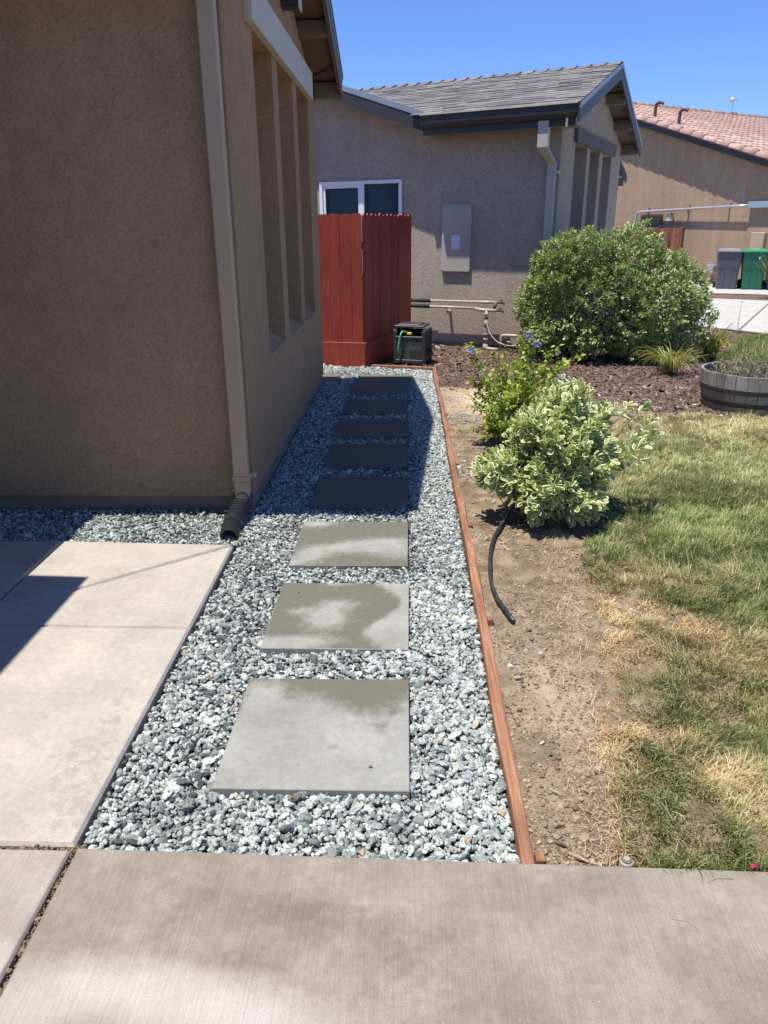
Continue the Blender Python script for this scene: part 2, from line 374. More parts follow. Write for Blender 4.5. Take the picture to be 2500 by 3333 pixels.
class MB:
    """collects primitives; T maps local -> world"""
    def __init__(s, T=None): s.V = []; s.F = []; s.T = T or (lambda x, y, z: (x, y, z))
    def add(s, V, F):
        n = len(s.V); s.V += [s.T(*v) for v in V]; s.F += [tuple(i+n for i in f) for f in F]; return s
    def box(s, x0, x1, y0, y1, z0, z1):
        return s.add([(x0, y0, z0), (x1, y0, z0), (x1, y1, z0), (x0, y1, z0), (x0, y0, z1), (x1, y0, z1), (x1, y1, z1), (x0, y1, z1)], BF)
    def prism(s, poly, a, b, axis='z'):
        """poly in two coords extruded along the third from a to b"""
        n = len(poly)
        mk = {'z': lambda p, h: (p[0], p[1], h), 'y': lambda p, h: (p[0], h, p[1]), 'x': lambda p, h: (h, p[0], p[1])}[axis]
        V = [mk(p, a) for p in poly]+[mk(p, b) for p in poly]
        F = [tuple(range(n))[::-1], tuple(range(n, 2*n))]+[(i, (i+1) % n, (i+1) % n+n, i+n) for i in range(n)]
        return s.add(V, F)
    def tube(s, pts, r, n=10, caps=True):
        pts = [Vector(p) for p in pts]; rr = r if isinstance(r, (list, tuple)) else [r]*len(pts)
        V = []; ref = None
        for i, p in enumerate(pts):
            t = (pts[min(i+1, len(pts)-1)]-pts[max(i-1, 0)]).normalized()
            if ref is None: ref = Vector((0, 0, 1)) if abs(t.z) < .9 else Vector((1, 0, 0))
            a = t.cross(ref); 
            if a.length < 1e-4: a = t.orthogonal()
            a.normalize(); b = t.cross(a).normalized(); ref = -b if False else a.cross(t)*1.0
            for k in range(n):
                th = 2*math.pi*k/n; V.append(tuple(p+(a*math.cos(th)+b*math.sin(th))*rr[i]))
        F = [(i*n+k, i*n+(k+1) % n, (i+1)*n+(k+1) % n, (i+1)*n+k) for i in range(len(pts)-1) for k in range(n)]
        if caps: F += [tuple(range(n))[::-1], tuple(range((len(pts)-1)*n, len(pts)*n))]
        return s.add(V, F)
    def build(s, name, mat, parent=None, smooth=False, kind=None):
        return meshobj(name, s.V, s.F, mat, parent, smooth, kind)
def smoothpath(pts, n=8):
    pts = [Vector(p) for p in pts]; out = []
    P = [pts[0]*2-pts[1]]+pts+[pts[-1]*2-pts[-2]]
    for i in range(1, len(P)-2):
        for k in range(n):
            t = k/n; a, b, c, d = P[i-1], P[i], P[i+1], P[i+2]
            out.append(.5*((2*b)+(c-a)*t+(2*a-5*b+4*c-d)*t*t+(-a+3*b-3*c+d)*t**3))
    out.append(pts[-1]); return out
def npmesh(name, V, F, mat, parent=None, attrs=None, kind=None, smooth=False):
    """V (n,3) float, F (m,k) int numpy; attrs: dict of per-vertex floats"""
    me = bpy.data.meshes.new(name); V = np.ascontiguousarray(V, np.float32); F = np.ascontiguousarray(F, np.int32)
    m, k = F.shape
    me.vertices.add(len(V)); me.vertices.foreach_set('co', V.ravel())
    me.loops.add(m*k); me.loops.foreach_set('vertex_index', F.ravel())
    me.polygons.add(m); me.polygons.foreach_set('loop_start', np.arange(0, m*k, k, dtype=np.int32))
    me.polygons.foreach_set('use_smooth', np.full(m, smooth))
    for a, v in (attrs or {}).items():
        at = me.attributes.new(a, 'FLOAT', 'POINT'); at.data.foreach_set('value', np.ascontiguousarray(v, np.float32))
    me.materials.append(MATS[mat]); me.update(calc_edges=True); me.validate()
    o = bpy.data.objects.new(name, me); link(o, parent)
    if kind: o['kind'] = kind
    return o
def rotmats(yaw, pitch, roll):
    cy, sy, cp, sp, cr, sr = np.cos(yaw), np.sin(yaw), np.cos(pitch), np.sin(pitch), np.cos(roll), np.sin(roll)
    Z = np.zeros_like(cy); O = np.ones_like(cy)
    Rz = np.stack([cy, -sy, Z, sy, cy, Z, Z, Z, O], -1).reshape(-1, 3, 3)
    Rx = np.stack([O, Z, Z, Z, cp, -sp, Z, sp, cp], -1).reshape(-1, 3, 3)
    Ry = np.stack([cr, Z, sr, Z, O, Z, -sr, Z, cr], -1).reshape(-1, 3, 3)
    return Rz @ Rx @ Ry
def frames(dirs, roll):
    """rotation matrices sending local +Y to dirs, local +Z roughly up, turned by roll about Y"""
    d = dirs/np.linalg.norm(dirs, axis=1, keepdims=True); up = np.tile([0, 0, 1.], (len(d), 1))
    up[np.abs(d[:, 2]) > .95] = [1, 0, 0]
    x = np.cross(d, up); x /= np.linalg.norm(x, axis=1, keepdims=True); z = np.cross(x, d)
    c, s = np.cos(roll)[:, None], np.sin(roll)[:, None]
    x2 = x*c+z*s; z2 = -x*s+z*c
    return np.stack([x2, d, z2], -1)
def scatter(tV, tF, R, T, SC):
    """instances of a template -> one vertex and face array"""
    n, k = len(T), len(tV)
    SC = np.asarray(SC); SC = SC[:, None, None] if SC.ndim == 1 else SC[:, None, :]
    V = np.einsum('nij,nkj->nki', R, tV[None]*SC)+T[:, None]
    F = (tF[None]+(np.arange(n)*k)[:, None, None])
    return V.reshape(-1, 3), F.reshape(-1, tF.shape[1])
def dupmesh(o, parent, name, M):
    c = bpy.data.objects.new(name, o.data); COL.objects.link(c); c.parent = parent; c.matrix_world = M; return c
def icos(sub=0, jit=.18, seed=0):
    import bmesh
    bm = bmesh.new(); bmesh.ops.create_icosphere(bm, subdivisions=sub+1, radius=1)
    V = np.array([v.co[:] for v in bm.verts]); F = np.array([[v.index for v in f.verts] for f in bm.faces]); bm.free()
    r = np.random.default_rng(seed); V = V*(1+r.normal(0, jit, (len(V), 1)))*r.uniform(.8, 1.2, 3)
    # knock a few flat faces into it, like crushed rock
    for k in range(10):
        n = r.normal(size=3); n /= np.linalg.norm(n); d = r.uniform(.48, .8); h = V@n
        V = V-np.where(h > d, h-d, 0)[:, None]*n
    return V, F
exec_order = None
# ================================================================== GROUND
def disc(name, r, z, mat):
    V = [(r*math.cos(a), r*math.sin(a), z) for a in [2*math.pi*i/48 for i in range(48)]]
    o = meshobj(name, V, [tuple(range(48))], mat, kind='structure'); return o
disc('ground', 600, -.12, 'far_ground')

def grid(name, x0, x1, y0, y1, d, mat, zf, poly=None, attrs=None, kind='structure'):
    nx = max(2, int((x1-x0)/d)+1); ny = max(2, int((y1-y0)/d)+1)
    X, Y = np.meshgrid(np.linspace(x0, x1, nx), np.linspace(y0, y1, ny)); X = X.ravel(); Y = Y.ravel()
    V = np.stack([X, Y, zf(X, Y)], -1)
    i = (np.arange(ny-1)[:, None]*nx+np.arange(nx-1)[None]).ravel()
    F = np.stack([i, i+1, i+nx+1, i+nx], -1)
    if poly is not None:
        cx = V[F].mean(1); F = F[inpoly(cx[:, 0], cx[:, 1], poly)]
    return npmesh(name, V, F, mat, attrs={k: f(X, Y) for k, f in (attrs or {}).items()}, kind=kind, smooth=True)

XW, XT0, XT1 = -.93, .315, .355      # house side wall, timber inner and outer faces
# --- the gravel bed and its rocks
PATH = [(-.915, 1.60), (.315, 1.60), (.315, 9.42), (-.50, 9.70), (-1.9, 9.98), (-3.2, 9.98), (-3.2, 8.60), (-.93, 8.60), (-.93, 4.34), (-3.6, 4.34), (-3.6, 3.82), (-.93, 3.79)]
grid('gravel_bed', -3.6, .315, 1.6, 9.98, .05, 'gravel_base', lambda x, y: -.052+zg(y)+0*x, PATH)
STONES = []   # x0, y0, width, depth, rot, z
for i, (x, y, d) in enumerate([(-.598, 1.878, .61), (-.600, 2.710, .61), (-.602, 3.525, .61), (-.601, 4.382, .61), (-.606, 5.211, .61), (-.607, 6.048, .61), (-.609, 6.885, .61), (-.600, 7.75, .60), (-.585, 8.52, .56)]):
    STONES.append((x, y, .61, d, (.06, -.19, -.03, -.04, .01, -.05, -.25, -.2, -4.)[i]))
STONES.append((-1.43, 8.70, .61, .50, -4.))
def rocks():
    P = []; sp = .0156
    for layer in range(2):
        s = sp*(1.12 if layer == 0 else 1.0)
        X, Y = np.meshgrid(np.arange(-2.6, .33, s), np.arange(1.59, 9.95, s*.9)); X = X+((np.arange(X.shape[0]) % 2)*s/2)[:, None]
        X = X.ravel()+rng.normal(0, s*.27, X.size); Y = Y.ravel()+rng.normal(0, s*.27, Y.size)
        k = inpoly(X, Y, PATH) & (X < .304) & (Y > 1.612) & ~((Y < 3.82) & (X < -.917))
        k &= ~((Y > 8.6) & (X < -1.7))
        # far away a thinner layer is enough
        k &= (rng.random(X.size) < np.where(Y > 5.5, .82 if layer else .55, 1.))
        for (sx, sy, w, d, a) in STONES:
            k &= ~((X > sx-.002) & (X < sx+w+.002) & (Y > sy-.002) & (Y < sy+d+.004))
        X, Y = X[k], Y[k]
        P.append(np.stack([X, Y, np.full(X.size, layer)], -1))
    P = np.concatenate(P); X, Y, L = P.T
    size = rng.lognormal(0, .33, len(X))*.0108
    size = np.where(Y > 5.5, size*1.15, size)
    hump = (fbm(X*2.2, Y*2.2, 5)-.5)*.022
    edge = np.minimum.reduce([np.abs(X-.31), np.abs(Y-1.6)]); hump = hump-.012*np.exp(-edge/.05)
    Z = np.where(L == 0, -.040, -.0205)+hump*L+zg(Y)+rng.normal(0, .0045, len(X))
    Z = np.where((X < XW+.1) & (Y > 4.3), Z+.01, Z)
    Vs, Fs, rn, n0 = [], [], [], 0
    near = (Y < 3.3)
    for sub, mask in ((1, near), (0, ~near)):
        for v in range(8):
            tV, tF = icos(sub, .16 if sub == 0 else .08, 30+v+sub*10)
            idx = np.where(mask & ((np.arange(len(X)) % 8) == v))[0]; n = len(idx)
            if not n: continue
            R = rotmats(rng.uniform(0, 6.28, n), rng.normal(0, .45, n), rng.normal(0, .45, n))
            sc3 = size[idx, None]*np.stack([rng.uniform(.85, 1.4, n), rng.uniform(.75, 1.0, n), rng.uniform(.5, .85, n)], -1)
            V, F = scatter(tV, tF, R, np.stack([X[idx], Y[idx], Z[idx]], -1), sc3)
            Vs.append(V); Fs.append(F+n0); n0 += len(V)
            # darker band of rock where the photo shows it damp / dirtier, purely random per rock otherwise
            q = rng.beta(1.7, 1.4, n); q = q+.16*sstep(.0, .1, X[idx])*(1-q)+.14*(Y[idx] < 1.95)*(1-q); q = np.where(rng.random(n) < .02, rng.uniform(.95, 1, n), q*.93)
            dirt = sstep(.50, .72, fbm(X[idx]*3, Y[idx]*1.3, 9))*.16*(X[idx] < .1)
            rn.append(np.repeat(np.clip(q-dirt, 0, 1), len(tV)))
    npmesh('gravel', np.concatenate(Vs), np.concatenate(Fs), 'gravel_rock', attrs={'rnd': np.concatenate(rn)}, kind='stuff')
rocks()

# --- slabs of the patio and front walk (each slab its own piece)
def rect_round(name, poly, z0, z1, mat, parent, d=.03, attrs=None, bev=.008):
    """slab: polygon with a finely gridded top that carries stain attributes"""
    import bmesh
    n = len(poly); area = sum(poly[i][0]*poly[(i+1) % n][1]-poly[(i+1) % n][0]*poly[i][1] for i in range(n))
    if area < 0: poly = poly[::-1]
    inner = []
    for i in range(n):
        p0, p1, p2 = [np.array(poly[(i+k) % n], float) for k in (-1, 0, 1)]
        e1 = (p1-p0)/np.linalg.norm(p1-p0); e2 = (p2-p1)/np.linalg.norm(p2-p1); n1 = np.array([-e1[1], e1[0]]); n2 = np.array([-e2[1], e2[0]])
        m_ = n1+n2; m_ = m_/max(.25, float(m_@n1)); inner.append(p1+m_*bev)
    bm = bmesh.new(); bm.faces.new([bm.verts.new((p[0], p[1], z1)) for p in inner])
    xs = [p[0] for p in inner]; ys = [p[1] for p in inner]
    for x in np.arange(math.ceil(min(xs)/d)*d, max(xs), d):
        bmesh.ops.bisect_plane(bm, geom=bm.verts[:]+bm.edges[:]+bm.faces[:], plane_co=(x, 0, 0), plane_no=(1, 0, 0))
    for y in np.arange(math.ceil(min(ys)/d)*d, max(ys), d):
        bmesh.ops.bisect_plane(bm, geom=bm.verts[:]+bm.edges[:]+bm.faces[:], plane_co=(0, y, 0), plane_no=(0, 1, 0))
    for i in range(n):
        j = (i+1) % n; P, Q = poly[i], poly[j]; A_, B_ = inner[i], inner[j]; k1, k2 = .35, .3
        mid = [(A_[0]*.65+P[0]*.35, A_[1]*.65+P[1]*.35, z1-bev*.12), (B_[0]*.65+Q[0]*.35, B_[1]*.65+Q[1]*.35, z1-bev*.12)]
        rows = [[(*A_, z1), (*B_, z1)], mid, [(P[0], P[1], z1-bev), (Q[0], Q[1], z1-bev)], [(P[0], P[1], z0), (Q[0], Q[1], z0)]]
        for r0, r1 in zip(rows, rows[1:]):
            bm.faces.new([bm.verts.new(v) for v in (r0[0], r1[0], r1[1], r0[1])])
    me = bpy.data.meshes.new(name); bm.to_mesh(me); bm.free()
    co = np.empty(len(me.vertices)*3, np.float32); me.vertices.foreach_get('co', co); co = co.reshape(-1, 3)
    for a, f in (attrs or {}).items():
        at = me.attributes.new(a, 'FLOAT', 'POINT'); at.data.foreach_set('value', np.asarray(f(co[:, 0], co[:, 1]), np.float32))
    me.materials.append(MATS[mat]); o = bpy.data.objects.new(name, me); link(o, parent); return o

patio = meshobj('concrete_patio', [(-6, 1.645, -.014), (-.955, 1.645, -.014), (-.965, 3.76, -.014), (-6, 3.83, -.014)], [(0, 1, 2, 3)], 'crack_dirt', kind='structure')
def patio_stain(x, y):
    s = blob(x, y, -1.03, 2.25, .09, .55, .1)*1.0+blob(x, y, -1.10, 1.95, .09, .22, .5)*.5+blob(x, y, -1.12, 2.0, .13, .28, .3)*.5+blob(x, y, -.97, 1.75, .1, .25)*.5
    return np.clip(s, 0, 1)*.53
g = .004
for P in ([(-.942, 3.79), (-1.905, 3.83), (-1.905, 3.068), (-.957, 3.772)],
          [(-.945, 3.755), (-1.83, 3.0), (-1.78, 2.885), (-.943, 2.885)],
          [(-1.905, 3.045), (-.99, 3.745), (-.99, 3.744), (-1.905, 3.044)]):
    pass
rect_round('slab', [(-.957, 3.790), (-1.893, 3.83), (-1.893, 2.968)], -.1, 0, 'concrete_patio', patio, .06, {'stain_shade': patio_stain}, .012)
rect_round('slab', [(-.942, 3.778), (-1.893, 2.955), (-1.893, 2.888), (-.935, 2.876)], -.1, 0, 'concrete_patio', patio, .06, {'stain_shade': patio_stain}, .012)
rect_round('slab', [(-.935, 2.870), (-5.9, 2.930), (-5.9, 1.655), (-.93, 1.645)], -.1, 0, 'concrete_patio', patio, .05, {'stain_shade': patio_stain}, .012)
rect_round('slab', [(-1.905, 3.83), (-5.9, 3.87), (-5.9, 2.936), (-1.905, 2.888)], -.1, 0, 'concrete_patio', patio, .2, {'stain_shade': patio_stain}, .012)
walk = meshobj('front_walk', [(-6, -5, -.03), (5, -5, -.03), (5, 1.50, -.03), (-.7, 1.59, -.03), (-.93, 1.64, -.03), (-6, 1.64, -.03)], [(0, 1, 2, 3, 4, 5)], 'crack_dirt', kind='structure')
def walk_pale(x, y):
    s = blob(x, y, -.50, 1.20, .34, .085, -.16)+blob(x, y, -.28, 1.06, .20, .12, .0)*.6+blob(x, y, -.85, 1.15, .2, .12)*.7
    s = s+blob(x, y, -.1, 1.57, .18, .018)*.45+blob(x, y, -.7, 1.5, .25, .05)*.3+blob(x, y, 0., 0, 1., .5)*.3
    return np.clip(s+(x < -.915)*.55, 0, 1)*.8
def walk_stain(x, y):
    return np.clip(blob(x, y, -.25, 1.42, .34, .09, -.1)*.8+blob(x, y, .05, 1.15, .14, .2)*.55+blob(x, y, .5, 1.45, .3, .07)*.45+blob(x, y, -.3, .9, .5, .05)*.4, 0, 1)*.6
def wy(x): return 1.6115-.0215*(x+.1)
rect_round('slab', [(-.912, wy(-.912)), (-.912, -4.8), (4.9, -4.8), (4.9, wy(4.9))], -.1, .004, 'concrete_walk', walk, .04, {'pale': walk_pale, 'stain_shade': walk_stain}, .006)
rect_round('slab', [(-.932, 1.626), (-5.9, 1.636), (-5.9, -4.8), (-.928, -4.8)], -.1, 0, 'concrete_walk', walk, .06, {'pale': walk_pale, 'stain_shade': walk_stain}, .008)

# --- stepping stones
def st1(x, y):   # local 0..1 on the stone, 1 = far edge
    return lambda X, Y: None
def stone_stain_shade(i, x0, y0, w, d):
    def f(X, Y):
        u = (X-x0)/w; v = (Y-y0)/d
        if i == 0: s = sstep(.62, 1.0, v+.22*np.exp(-((u-.75)/.22)**2)-.12*(u < .25))+blob(u, v, .84, .50, .055, .06)*.75+blob(u, v, .58, .32, .06, .04)*.62+blob(u, v, .0, .7, .03, .2)*.6+blob(u, v, .93, .66, .05, .05)*.5+blob(u, v, .22, .78, .25, .1)*.2
        elif i == 1: s = 1.0-blob(u, v, .40, .42, .14, .15)*1.0-blob(u, v, .48, .64, .16, .08)*.6-sstep(.78, .9, u+.12*np.sin(v*7))*1.1-blob(u, v, .12, .02, .22, .12)*1.-blob(u, v, .35, .1, .2, .06)*.6-blob(u, v, .45, 1., .12, .05)*.7-blob(u, v, .2, .52, .1, .04)*.6
        elif i == 2: s = .95-blob(u, v, .62, .42, .34, .12, .25)*1.1-blob(u, v, .16, .22, .12, .16)*.7-blob(u, v, .12, .95, .16, .09)*.8-blob(u, v, .9, .3, .2, .15)*.6-blob(u, v, .0, .05, .1, .1)*.7
        else: s = 1.+0*u-.25*blob(u, v, .93, .1, .12, .12)  # stones in the house shadow: shade painted in as an all-over dark tone
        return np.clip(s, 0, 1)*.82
    return f
names = ['grey stepping stone nearest the front walk, mostly dry with a dark far edge', 'second stepping stone from the front walk, damp with dry pale centre and right side',
         'third stepping stone from the front walk, the farthest fully sunlit one with pale streaks', 'fourth stepping stone from the front walk, first one lying in the house shadow',
         'fifth stepping stone from the front walk, second one in the shadow', 'sixth stepping stone from the front walk, third one in the shadow',
         'seventh stepping stone from the front walk, fourth one in the shadow', 'eighth stepping stone, the last one lying wholly in the shadow near the path end',
         'stepping stone at the far turn of the path, its far half in sunlight', 'stepping stone at the far left, partly hidden behind the corner of the tan house']
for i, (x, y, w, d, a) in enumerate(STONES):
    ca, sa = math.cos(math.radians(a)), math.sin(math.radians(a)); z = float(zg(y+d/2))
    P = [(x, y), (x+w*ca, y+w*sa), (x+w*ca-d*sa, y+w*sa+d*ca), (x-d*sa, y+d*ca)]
    o = rect_round('stepping_stone', P, z-.05, z, 'paver', None, .04, {'stain_shade': stone_stain_shade(i, x, y, w, d)}, .003)
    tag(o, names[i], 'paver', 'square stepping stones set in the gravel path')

# --- soil, lawn, mulch
LAWN = [(.58, 1.60), (.60, 1.75), (.63, 1.91), (.645, 2.1), (.72, 2.48), (.79, 2.76), (.86, 3.1), (.87, 3.5), (.98, 3.9), (1.06, 4.2), (1.16, 4.8), (1.3, 5.5), (1.6, 6.35), (2.1, 6.86), (2.74, 6.96), (3.6, 6.9), (7, 6.3), (7, 1.45), (2, 1.55)]
def lawn_z(x, y): return -.028+.012*(fbm(x*3, y*3, 3)-.5)
grid('lawn_soil', .5, 7, 1.45, 7.0, .05, 'lawn_soil', lambda x, y: np.where(y < wy(x), -.06, lawn_z(x, y)-.012), [(p[0]+.02 if p[0] < 3 else p[0], p[1]) for p in LAWN])
def dirt_z(x, y):
    return -.030+.030*(fbm(x*5, y*5, 21)-.5)+.014*(fbm(x*26, y*26, 22)-.5)+zg(y)-.02*np.exp(-((y-1.6)/.08)**2)
def sand_a(x, y):
    return np.clip(blob(x, y, .8, 7.6, .45, .75)*1.1+blob(x, y, .55, 2.45, .12, .35)*.45, 0, 1)
grid('dirt_border', .335, 2.3, 1.56, 8.4, .0125, 'dirt', dirt_z, [(.335, 1.56), (1.2, 1.56), (1.4, 5), (1.9, 6.4), (2.3, 7.0), (1.7, 7.6), (.9, 8.25), (.335, 8.35)], {'sand': sand_a})
MULCH = [(.33, 8.0), (.9, 8.0), (1.35, 7.3), (2.0, 6.75), (3.5, 6.85), (7, 6.3), (7.5, 10.2), (5.05, 10.35), (3.98, 9.95), (5.1, 12.1), (5.9, 12.55), (4.6, 14.2), (2.2, 11.6), (1.95, 10.95), (-.2, 12.2), (-.5, 9.7), (.33, 9.42)]
grid('mulch_bed', -.6, 7.5, 6.2, 14.3, .06, 'mulch_base', lambda x, y: -.034+.03*(fbm(x*2, y*2, 41)-.5)+zg(y), MULCH)

def chips():
    n = 52000
    X = rng.uniform(-.5, 6, n); Y = rng.uniform(6.5, 13.8, n)
    k = inpoly(X, Y, MULCH) & ~inpoly(X, Y, LAWN) & ((Y < 8.05) | (X > .37) | (Y > 9.55))
    k &= rng.random(n) > np.clip(sand_a(X, Y)*1.5*(Y < 8.6), 0, .97)
    X, Y = X[k], Y[k]; n = len(X)
    tV = np.array([(-1, -.22, 0), (1, -.3, .02), (1.1, .25, 0), (-.9, .3, .03), (-.9, -.2, .12), (.9, -.2, .14), (.9, .2, .12), (-.8, .22, .14)], float)
    tF = np.array([(4, 5, 6, 7), (0, 1, 5, 4), (1, 2, 6, 5), (2, 3, 7, 6), (3, 0, 4, 7)])
    R = rotmats(rng.uniform(0, 6.28, n), rng.normal(0, .25, n), rng.normal(0, .35, n))
    s = rng.lognormal(0, .45, n)*.017; sc3 = np.stack([s, s*rng.uniform(.6, 1.6, n), s*rng.uniform(.6, 1.6, n)], -1)
    Z = -.034+.03*(fbm(X*2, Y*2, 41)-.5)+zg(Y)+rng.uniform(0, .012, n)
    V, F = scatter(tV, tF, R, np.stack([X, Y, Z], -1), sc3)
    pale = np.clip(blob(X, Y, 1.9, 7.5, .9, .35)+blob(X, Y, 2.3, 8.2, 1.2, .3), 0, 1)
    q = np.clip(rng.beta(1.8, 2.2, n)+pale*.28*(rng.random(n) < .45), 0, 1)
    npmesh('bark_mulch', V, F, 'mulch_chip', attrs={'rnd': np.repeat(q, len(tV))}, kind='stuff')
    # clods and crumbs on the bare soil
    n = 60000; Y = 1.6+6.3*rng.random(n)**1.6; X = rng.uniform(.36, 1.5, n)
    k = inpoly(X, Y, [(.36, 1.60), (.60, 1.6), (.66, 2.1), (.85, 2.9), (.9, 3.6), (1.1, 4.3), (1.35, 5.3), (1.8, 6.5), (1.2, 7.3), (.36, 7.9)])
    k &= rng.random(n) < .10+.9*sstep(.42, .62, fbm(X*4, Y*4, 61))+.6*(Y < 2.05)
    k &= rng.random(n) > .7*sand_a(X, Y)
    X, Y = X[k], Y[k]; n = len(X); Vs = []; Fs = []; rn = []; n0 = 0
    for v in range(4):
        tV, tF = icos(0, .2, 70+v); i = np.arange(n) % 4 == v; m = i.sum()
        R = rotmats(rng.uniform(0, 6.28, m), rng.normal(0, .3, m), rng.normal(0, .3, m)); s = rng.lognormal(0, .5, m)*.0038
        V, F = scatter(tV, tF, R, np.stack([X[i], Y[i], dirt_z(X[i], Y[i])+s*.25], -1), s[:, None]*np.array([[1.15, 1, .7]]))
        Vs.append(V); Fs.append(F+n0); n0 += len(V); rn.append(np.repeat(rng.random(m), len(tV)))
    npmesh('soil_clods', np.concatenate(Vs), np.concatenate(Fs), 'clod', attrs={'rnd': np.concatenate(rn)}, kind='stuff')
    # spilled gravel on the soil
    c = [(.50, 6.8, .12, .12, 60), (.46, 5.3, .07, .2, 45), (1.5, 7.3, .7, .2, 120), (.5, 4.2, .1, .5, 14)]
    X = np.concatenate([rng.normal(a, s, k) for a, _, s, _, k in c]); Y = np.concatenate([rng.normal(b, s, k) for _, b, _, s, k in c])
    k = X > .37; X, Y = X[k], Y[k]; n = len(X); tV, tF = icos(0, .15, 99)
    V, F = scatter(tV, tF, rotmats(rng.uniform(0, 6, n), rng.normal(0, .3, n), rng.normal(0, .3, n)), np.stack([X, Y, np.where(Y < 7.2, dirt_z(X, Y), -.03)+.006], -1), rng.lognormal(0, .3, n)*.011)
    npmesh('spilled_gravel', V, F, 'gravel_rock', attrs={'rnd': np.repeat(rng.uniform(.4, .9, n), len(tV))}, kind='stuff')
chips()

def blades(name, X, Y, Z, H, Wd, lean, dirn, rnd, dry, mat='grass_blade', parent=None):
    """three-segment blades"""
    n = len(X); c, s = np.cos(dirn), np.sin(dirn); px, py = -s, c
    L = np.array([0, .38, .72, 1.]); V = np.empty((n, 7, 3))
    curve = lean[:, None]*L**1.7; up = np.sqrt(np.clip(1-(lean[:, None]*L*.85)**2, .05, 1))*L
    for j in range(4):
        cx = X+c*curve[:, j]*H; cy = Y+s*curve[:, j]*H; cz = Z+up[:, j]*H; w = Wd*(1, .95, .6, 0)[j]/2
        if j < 3:
            V[:, 2*j] = np.stack([cx-px*w, cy-py*w, cz], -1); V[:, 2*j+1] = np.stack([cx+px*w, cy+py*w, cz], -1)
        else: V[:, 6] = np.stack([cx, cy, cz], -1)
    b = (np.arange(n)*7)[:, None]
    T = np.array([(0, 1, 3), (0, 3, 2), (2, 3, 5), (2, 5, 4), (4, 5, 6)])
    F = (b[:, None]+T[None]).reshape(-1, 3)
    return npmesh(name, V.reshape(-1, 3), F, mat, parent, {'rnd': np.repeat(rnd, 7), 'dry': np.repeat(dry, 7)}, 'stuff')
def dryness(x, y):
    d = 1.3*blob(x, y, .84, 3.05, .12, .32)+.7*blob(x, y, .74, 2.6, .06, .3)+1.1*blob(x, y, 1.0, 3.15, .20, .10, -.5)+1.0*blob(x, y, 1.22, 2.95, .12, .10)
    d = d+.8*blob(x, y, .72, 2.4, .07, .4)+.9*blob(x, y, .85, 2.22, .14, .05, -.4)+.7*blob(x, y, 1.0, 2.0, .12, .08)+.65*blob(x, y, 1.15, 1.85, .2, .1)
    d = d+.95*np.exp(-np.abs(x-(.575+.15*np.clip(y-1.6, 0, 1.8)))/.045)*(y < 3.5)+.25*blob(x, y, 1.3, 2.5, .5, .5)
    d = d+.35*sstep(.45, .7, fbm(x*2.6, y*2.6, 77))*(y < 3.6)+.15*sstep(.5, .75, fbm(x*2, y*1.2, 78))
    d = d+.18*sstep(4.2, 5.4, y)+.22*sstep(5.6, 6.6, y)
    return np.clip(d, 0, 1)
def lawn():
    parts = []
    for y0, y1, dens in ((1.55, 2.4, 56000), (2.4, 3.6, 40000), (3.6, 5, 22000), (5, 7, 13000)):
        x1 = .96+(y1-1.58)*.40+.25; n = int(dens*(x1-.55)*(y1-y0))
        X = rng.uniform(.55, x1, n); Y = rng.uniform(y0, y1, n); parts.append(np.stack([X, Y], -1))
    for y0, y1, dens in ((1.5, 3.0, 7000), (3.0, 6.9, 4500)):      # the rest of the lawn, right of the picture
        n = int(dens*(4.6-1.2)*(y1-y0)); X = rng.uniform(1.2, 4.6, n); Y = rng.uniform(y0, y1, n); k = X > .96+(Y-1.58)*.40+.2; parts.append(np.stack([X[k], Y[k]], -1))
    P = np.concatenate(parts); X, Y = P.T
    jx = (fbm(X*22, Y*22, 91)-.5)*.07
    k = inpoly(X+jx, Y, LAWN) & (Y > wy(X)+.006); X, Y = X[k], Y[k]; n = len(X)
    tuft = fbm(X*13, Y*13, 55); D = dryness(X, Y)
    dens = .72+.5*sstep(.35, .6, tuft); k = rng.random(n) < dens*(1-.25*D); X, Y, tuft, D = X[k], Y[k], tuft[k], D[k]; n = len(X)
    H = rng.lognormal(0, .28, n)*(.022+.042*sstep(.3, .75, tuft))*(1-.35*D)*np.where(Y > 4, .95, 1)
    Wd = rng.uniform(.0018, .0034, n)*(1+.18*np.clip(Y-2, 0, 4))*np.where(X > .96+(Y-1.58)*.40+.2, 2., 1)
    flow = fbm(X*2.3, Y*2.3, 66)*10; dirn = flow+rng.normal(0, 1.1, n)
    lean = np.clip(rng.normal(.55, .25, n)+.3*D, .05, 1.1)
    dm = np.clip(D*1.1+rng.normal(0, .22, n), 0, 1); dm = np.where(rng.random(n) < .12, np.clip(dm+.6, 0, 1), dm)
    rn = np.clip(.12+.4*fbm(X*3.2, Y*3.2, 31)+.75*(tuft-.42)+rng.normal(0, .26, n)+.2*sstep(3.8, 5.5, Y), 0, 1)
    blades('grass', X, Y, lawn_z(X, Y)-.01, H, Wd, lean, dirn, rn, dm)
    # loose straw on the soil beside the lawn
    n = 900; Y = 1.63+2.6*rng.random(n); X = .60+.14*np.clip(Y-1.7, 0, 2)-np.abs(rng.normal(0, .07, n))
    k = X > .38; X, Y = X[k], Y[k]; n = len(X)
    blades('dry_straw', X, Y, dirt_z(X, Y)+.003, rng.uniform(.02, .05, n), rng.uniform(.0012, .002, n), np.full(n, 1.1), rng.uniform(0, 6.28, n), rng.random(n), np.ones(n))
lawn()
